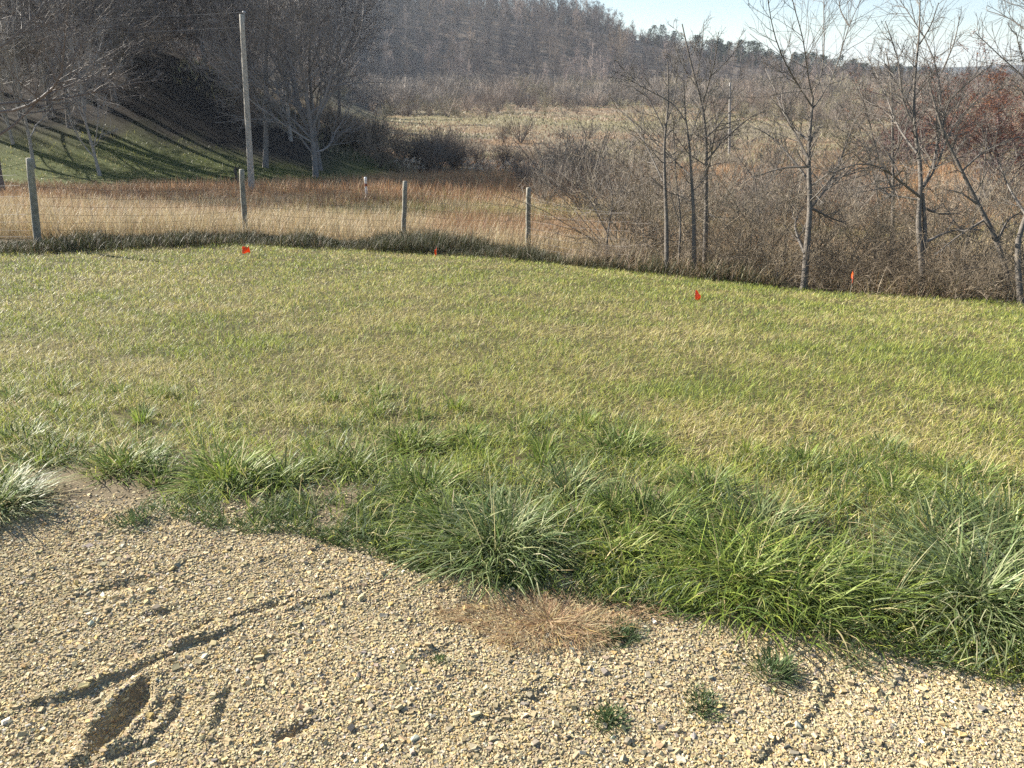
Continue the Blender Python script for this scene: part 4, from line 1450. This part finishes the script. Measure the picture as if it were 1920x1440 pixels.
# ------------------------------------------------------------------ trees on the far ridge
def far_tree(seed, h, c, ntw=200, w=.085):
    rg = np.random.default_rng(seed)
    p = [np.array([0, 0, -.5])]; d = np.array([0, 0, 1.])
    for j in range(4):
        d = d + rg.normal(0, .06, 3); d /= np.linalg.norm(d); p.append(p[-1] + d * (h + .5) / 4)
    T = np.array(p)[None]; Tr = np.array([[.20, .16, .12, .08, .03]]) * h / 14
    P1, R1 = grow(T, Tr, 15, tmin=.22, lf=.36, ang=(25, 65), K=3, up=.18, wob=.12, rf=.6, rg=rg, rmin=w * .7)
    P2, R2 = grow(P1, R1, max(2, ntw // 22), tmin=.15, lf=.55, ang=(25, 60), K=2, up=.1, wob=.15, rf=.7, rg=rg, rmin=w * .45, lmin=1.0)
    P3, R3 = grow(P2, R2, 2, tmin=.1, lf=.75, ang=(25, 60), K=2, up=.1, wob=.15, rf=.8, rg=rg, rmin=w * .3, lmin=.8)
    parts = [sweep(T, Tr, 4, np.array([c]) * 1.25), sweep(P1, R1, 3, bark_cols(len(P1), c, rg=rg)), sweep(P2, R2, 3, bark_cols(len(P2), c, rg=rg)),
             sweep(P3, R3, 3, bark_cols(len(P3), c, rg=rg))]
    return merge(parts)


FT = [far_tree(760 + i, h, c) for i, (h, c) in enumerate(((12, (.15, .125, .115)), (14, (.17, .145, .135)), (11, (.13, .11, .10)), (13, (.20, .17, .145)), (15, (.16, .14, .13))))]


def ridge_wood():
    FT.extend([far_shrub(768, 5.5, (.17, .145, .125), 150, .09), far_shrub(769, 4.5, (.14, .125, .10), 150, .09)])
    rg = np.random.default_rng(87)
    sp = []
    # jittered grid for an even stand
    for gy_ in np.arange(150, 566, 8.0):
        for gx_ in np.arange(-300, 330, 8.0):
            x = gx_ + rg.uniform(-3, 3); y = gy_ + rg.uniform(-3, 3)
            toe = np.interp(x, [-260, -120, -60, 60, 300], [150, 240, 318, 328, 330])
            if y < toe + 8 * rg.normal() or abs(x) > .70 * y + 15: continue
            if y > 500 and x < 62 and rg.random() < .45:
                sp.append((x, y, int(rg.integers(5)), rg.uniform(.5, .7)))
                sp.append((x + 4, y + 3, int(rg.integers(5)), rg.uniform(.5, .8)))
                continue
            if x > 62 and y > 462: continue
            sp.append((x, y, int(rg.integers(5)), rg.uniform(.75, 1.2) * (.8 if y < toe + 25 else 1) * (1 - .38 * float(sm((x - 40) / 50)))))
    for k in range(900):           # brush along the crest
        y = rg.uniform(480, 556); x = rg.uniform(-190, 250)
        sp.append((x, y, int(rg.integers(5, 7)), rg.uniform(.6, 1.2)))
    for k in range(150):           # wood behind the left stand
        y = rg.uniform(95, 240); x = rg.uniform(-.75 * y, -.24 * y)
        sp.append((x, y, int(rg.integers(5)), rg.uniform(.7, 1.05)))
    scatter(FT, sp, "ridge_woodland", M_farwood, "leafless grey-brown wood covering the far ridge", "woodland",
            [cc(.65, .65, .7), cc(.8, .75, .75), cc(.95, .88, .85), cc(1, 1, 1), cc(1.2, 1.05, .85), cc(1.3, 1.2, 1.1), cc(1.8, 1.7, 1.6)])
    print("ridge trees", len(sp))


ridge_wood()

# skyline trees: tall bare ones against the sky at the top centre
FTM = [mk_mesh("skyline_tree", V, F, M_farwood, C) for V, F, C in (far_tree(780, 17, (.15, .13, .12), 190), far_tree(781, 19, (.17, .15, .14), 190), far_tree(782, 16, (.14, .12, .11), 190))]
rg = np.random.default_rng(89)
for k in range(44):
    px = 640 + 500 * (k + rg.uniform(-.3, .3)) / 44
    y = 505 + rg.uniform(-12, 14)
    b = on(px, y)
    o = link("skyline_tree", FTM[k % 3])
    o.location = b; o.rotation_euler = (0, 0, rg.uniform(0, 6.28)); s = rg.uniform(.85, 1.15) * (1 if px < 1050 else .8); o.scale = (s, s, s)
    tag(o, "tall bare tree of the ridge crest standing against the sky", "tree", "bare trees on the ridge's skyline")


def pine_mesh(seed, h=11, c=(.048, .075, .034)):
    rg = np.random.default_rng(seed)
    T = np.array([[[0, 0, -.5], [0, 0, h * .5], [.1, 0, h]]]); Tr = np.array([[.18, .13, .04]])
    tk = sweep(T, Tr, 5, np.array([[.10, .08, .065]]))
    n = 900
    t = rg.random(n) ** .8
    z = h * (.10 + .90 * t)
    rr = h * .26 * np.sqrt(np.clip(1 - t, 0, 1)) * (.55 + .5 * np.abs(np.sin(z * 2.1 + seed))) + .25
    a = rg.uniform(0, 6.28, n); q = rg.random(n) ** .5
    lob = 1 + .3 * np.sin(3 * a + seed) * np.cos(z)
    pos = np.stack([rr * q * lob * np.cos(a), rr * q * lob * np.sin(a), z + rg.normal(0, .25, n)], -1)
    C = mixcol([c, np.array(c) * 1.5, np.array(c) * .6, (.10, .10, .05)], [4, 3, 3, 1], n, rg, .2)
    l0 = rg.uniform(.6, 1.7, n)
    B1 = blades(pos, rg.uniform(.5, 1.2, n), rg.uniform(.25, .5, n), a + rg.normal(0, .5, n), l0, l0 + rg.uniform(-.2, .4, n), C, K=2, rg=rg)
    return mk_mesh("trunk", tk[0], tk[1], M_bark, tk[2]), mk_mesh("crown", B1[0], B1[1], M_needle, B1[2])


PN = [pine_mesh(790, 13), pine_mesh(791, 15, (.055, .08, .03)), pine_mesh(792, 12, (.045, .066, .034))]
pine_px = list(np.linspace(1215, 1320, 13)) + list(np.linspace(1325, 1745, 66)) + list(rg.uniform(1330, 1700, 30))
for k, px in enumerate(pine_px):
    y = (508 if k < 79 else 470) + rg.uniform(-14, 14)
    b = on(px + rg.normal(0, 3), y)
    root = empty("pine_tree", b - [0, 0, .8], rg.uniform(0, 6.28))
    s = float(rg.uniform(.6, 1.0)); root.scale = (s * rg.uniform(1.3, 1.8), s * 1.4, s)
    for nm, me in zip(("trunk", "crown"), PN[k % 3]):
        link(nm, me, root)
    tag(root, "dark green pine on the descending crest of the far ridge" if k < 79 else "dark pine just below the crest of the far ridge", "tree",
        "pines along the ridge crest" if k < 79 else "pines below the ridge crest")


# ------------------------------------------------------------------ russet oak-like trees at the right
def russet(px, y, h, w, seed, label, cols, leafn):
    rg = np.random.default_rng(seed)
    b = on(px, y)
    root = empty("russet_tree", b, 0)
    root.scale = (1, 1, .72)
    K = 8
    T = np.array([[[rg.normal(0, .1) * j, rg.normal(0, .1) * j, -.3 + h * .85 * j / (K - 1)] for j in range(K)]])
    Tr = (.22 * np.linspace(1, .15, K))[None]
    P1, R1 = grow(T, Tr, 38, tmin=.05, lf=w / h * .60, ang=(50, 90), K=7, up=.05, wob=.12, rf=.5, rg=rg, rmin=.03)
    P2, R2 = grow(P1, R1, 10, tmin=.15, lf=.5, ang=(25, 65), K=5, up=.07, wob=.15, rf=.6, rg=rg, rmin=.016)
    P3, R3 = grow(P2, R2, 6, tmin=.1, lf=.6, ang=(25, 65), K=3, up=.05, wob=.15, rf=.7, rg=rg, rmin=.010)
    V, F, C = sweep(T, Tr, 8, np.array([[.12, .10, .09]]))
    link("trunk", mk_mesh("trunk", V, F, M_bark, C, True), root)
    tc_ = (.17, .12, .11)
    parts = [sweep(P1, R1, 4, bark_cols(len(P1), tc_, rg=rg)), sweep(P2, R2, 3, bark_cols(len(P2), tc_, rg=rg)), sweep(P3, R3, 3, bark_cols(len(P3), tc_, rg=rg))]
    V, F, C = merge(parts)
    link("branches", mk_mesh("branches", V, F, M_twig, C), root)
    # leaves near twig ends, denser high up
    n = leafn
    ii = rg.integers(0, len(P3), n)
    tt = rg.random(n)
    p, _, _, _ = interp_poly(P3[ii], tt)
    zrel = p[:, 2] / h
    keep = rg.random(n) < .25 + .9 * sm((zrel - .45) / .4)
    p = p[keep] + rg.normal(0, .10, (keep.sum(), 3)); n = len(p)
    l0 = rg.uniform(.5, 2.4, n)
    C = mixcol(cols, [4, 3, 3, 2][:len(cols)], n, rg, .18)
    V, F, Cc = blades(p, rg.uniform(.10, .18, n), rg.uniform(.06, .11, n), rg.uniform(0, 6.28, n), l0, l0 + .3, C, K=2, face=rg.uniform(0, 6.28, n), rg=rg)
    link("crown", mk_mesh("crown", V, F, M_leaf, Cc), root)
    tag(root, label, "tree")


RC = [(.24, .10, .055), (.18, .075, .05), (.34, .16, .07), (.14, .075, .055)]
DC = [(.15, .065, .055), (.11, .055, .05), (.20, .08, .055), (.09, .05, .045)]
russet(1862, 55, 5.2, 10, 801, "large russet tree with orange-brown top behind the right-hand trees", RC, 30000)
russet(1705, 64, 5.0, 8, 802, "dull maroon twiggy tree left of the large russet one", DC, 9000)
russet(1985, 50, 4.8, 9, 803, "dark maroon tree at the right edge beside the large russet one", DC, 12000)


# ------------------------------------------------------------------ dry flower stalks and small things on the far side
def dry_stalks():
    rg = np.random.default_rng(95)
    spots = [(885, 47), (893, 46), (905, 46), (918, 47), (930, 46), (944, 46), (958, 45), (772, 46), (780, 47), (765, 45), (1010, 44), (985, 45), (1030, 43)]
    for i, (px, y) in enumerate(spots):
        b = on(px, y)
        n = 16
        a = rg.uniform(0, 6.28, n); l0 = rg.uniform(0, .35, n)
        pos = np.stack([rg.normal(0, .15, n), rg.normal(0, .15, n), np.zeros(n)], -1)
        L = rg.uniform(.9, 1.5, n)
        st = blades(pos, L, np.full(n, .022), a, l0, l0 + .15, mixcol([(.40, .32, .21), (.33, .26, .17)], [1, 1], n, rg), K=3, rg=rg)
        tipp = pos + np.stack([np.sin(l0 + .07) * np.cos(a), np.sin(l0 + .07) * np.sin(a), np.cos(l0 + .07)], -1) * L[:, None]
        m = 14
        tp = np.repeat(tipp, m, 0) + rg.normal(0, .045, (n * m, 3)) - [0, 0, .04]
        l = rg.uniform(0, 3, n * m)
        hd = blades(tp, rg.uniform(.04, .08, n * m), np.full(n * m, .03), rg.uniform(0, 6.28, n * m), l, l + .3, mixcol([(.62, .56, .46), (.48, .38, .27)], [1, 1], n * m, rg), K=2, rg=rg)
        V, F, C = merge([st, hd])
        o = link("dry_weed", mk_mesh("dry_weed", V, F, M_dry, C)); o.location = b
        o.rotation_euler = (0, 0, 0)
        tag(o, "dry fluffy-headed weed at the far edge of the rusty grass", "weed", "dry fluffy weeds by the thicket")


dry_stalks()


def stump():
    b = on(445, 42)
    P = np.array([[[0, 0, -.1], [.02, 0, .35], [-.03, 0, .7], [.05, 0, .95]]]); 
    V, F, C = sweep(P, np.array([[.09, .075, .07, .03]]), 9, np.array([[.09, .075, .06]]))
    P2 = np.array([[[-.02, 0, .6], [.14, 0, .85], [.26, 0, .9]]])
    B2 = sweep(P2, np.array([[.04, .035, .02]]), 7, np.array([[.09, .075, .06]]))
    V, F, C = merge([(V, F, C), B2])
    o = link("dead_snag", mk_mesh("dead_snag", V, F, M_bark, C, True)); o.location = b
    tag(o, "short dark broken snag on the green bank left of the pale pole", "tree stump")


stump()

# ------------------------------------------------------------------ haze: one closed box of even air
def haze():
    x0, x1, y0, y1, z0, z1 = -3300, 3300, -60, 3900, -60, 110
    V = np.array([(x0, y0, z0), (x1, y0, z0), (x1, y1, z0), (x0, y1, z0), (x0, y0, z1), (x1, y0, z1), (x1, y1, z1), (x0, y1, z1)], float)
    F = np.array([(0, 3, 2, 1), (4, 5, 6, 7), (0, 1, 5, 4), (1, 2, 6, 5), (2, 3, 7, 6), (3, 0, 4, 7)])
    m = bpy.data.materials.new("haze air"); m.use_nodes = True
    t = m.node_tree; t.nodes.clear()
    o_ = t.nodes.new("ShaderNodeOutputMaterial"); v = t.nodes.new("ShaderNodeVolumePrincipled")
    v.inputs['Color'].default_value = (.80, .89, 1, 1)
    v.inputs['Density'].default_value = .00020
    v.inputs['Anisotropy'].default_value = .2
    t.links.new(v.outputs[0], o_.inputs['Volume'])
    o = link("haze", mk_mesh("haze", V, [F], m))
    tag(o, "thin blue autumn haze over the valley", "haze", kind='stuff')


haze()
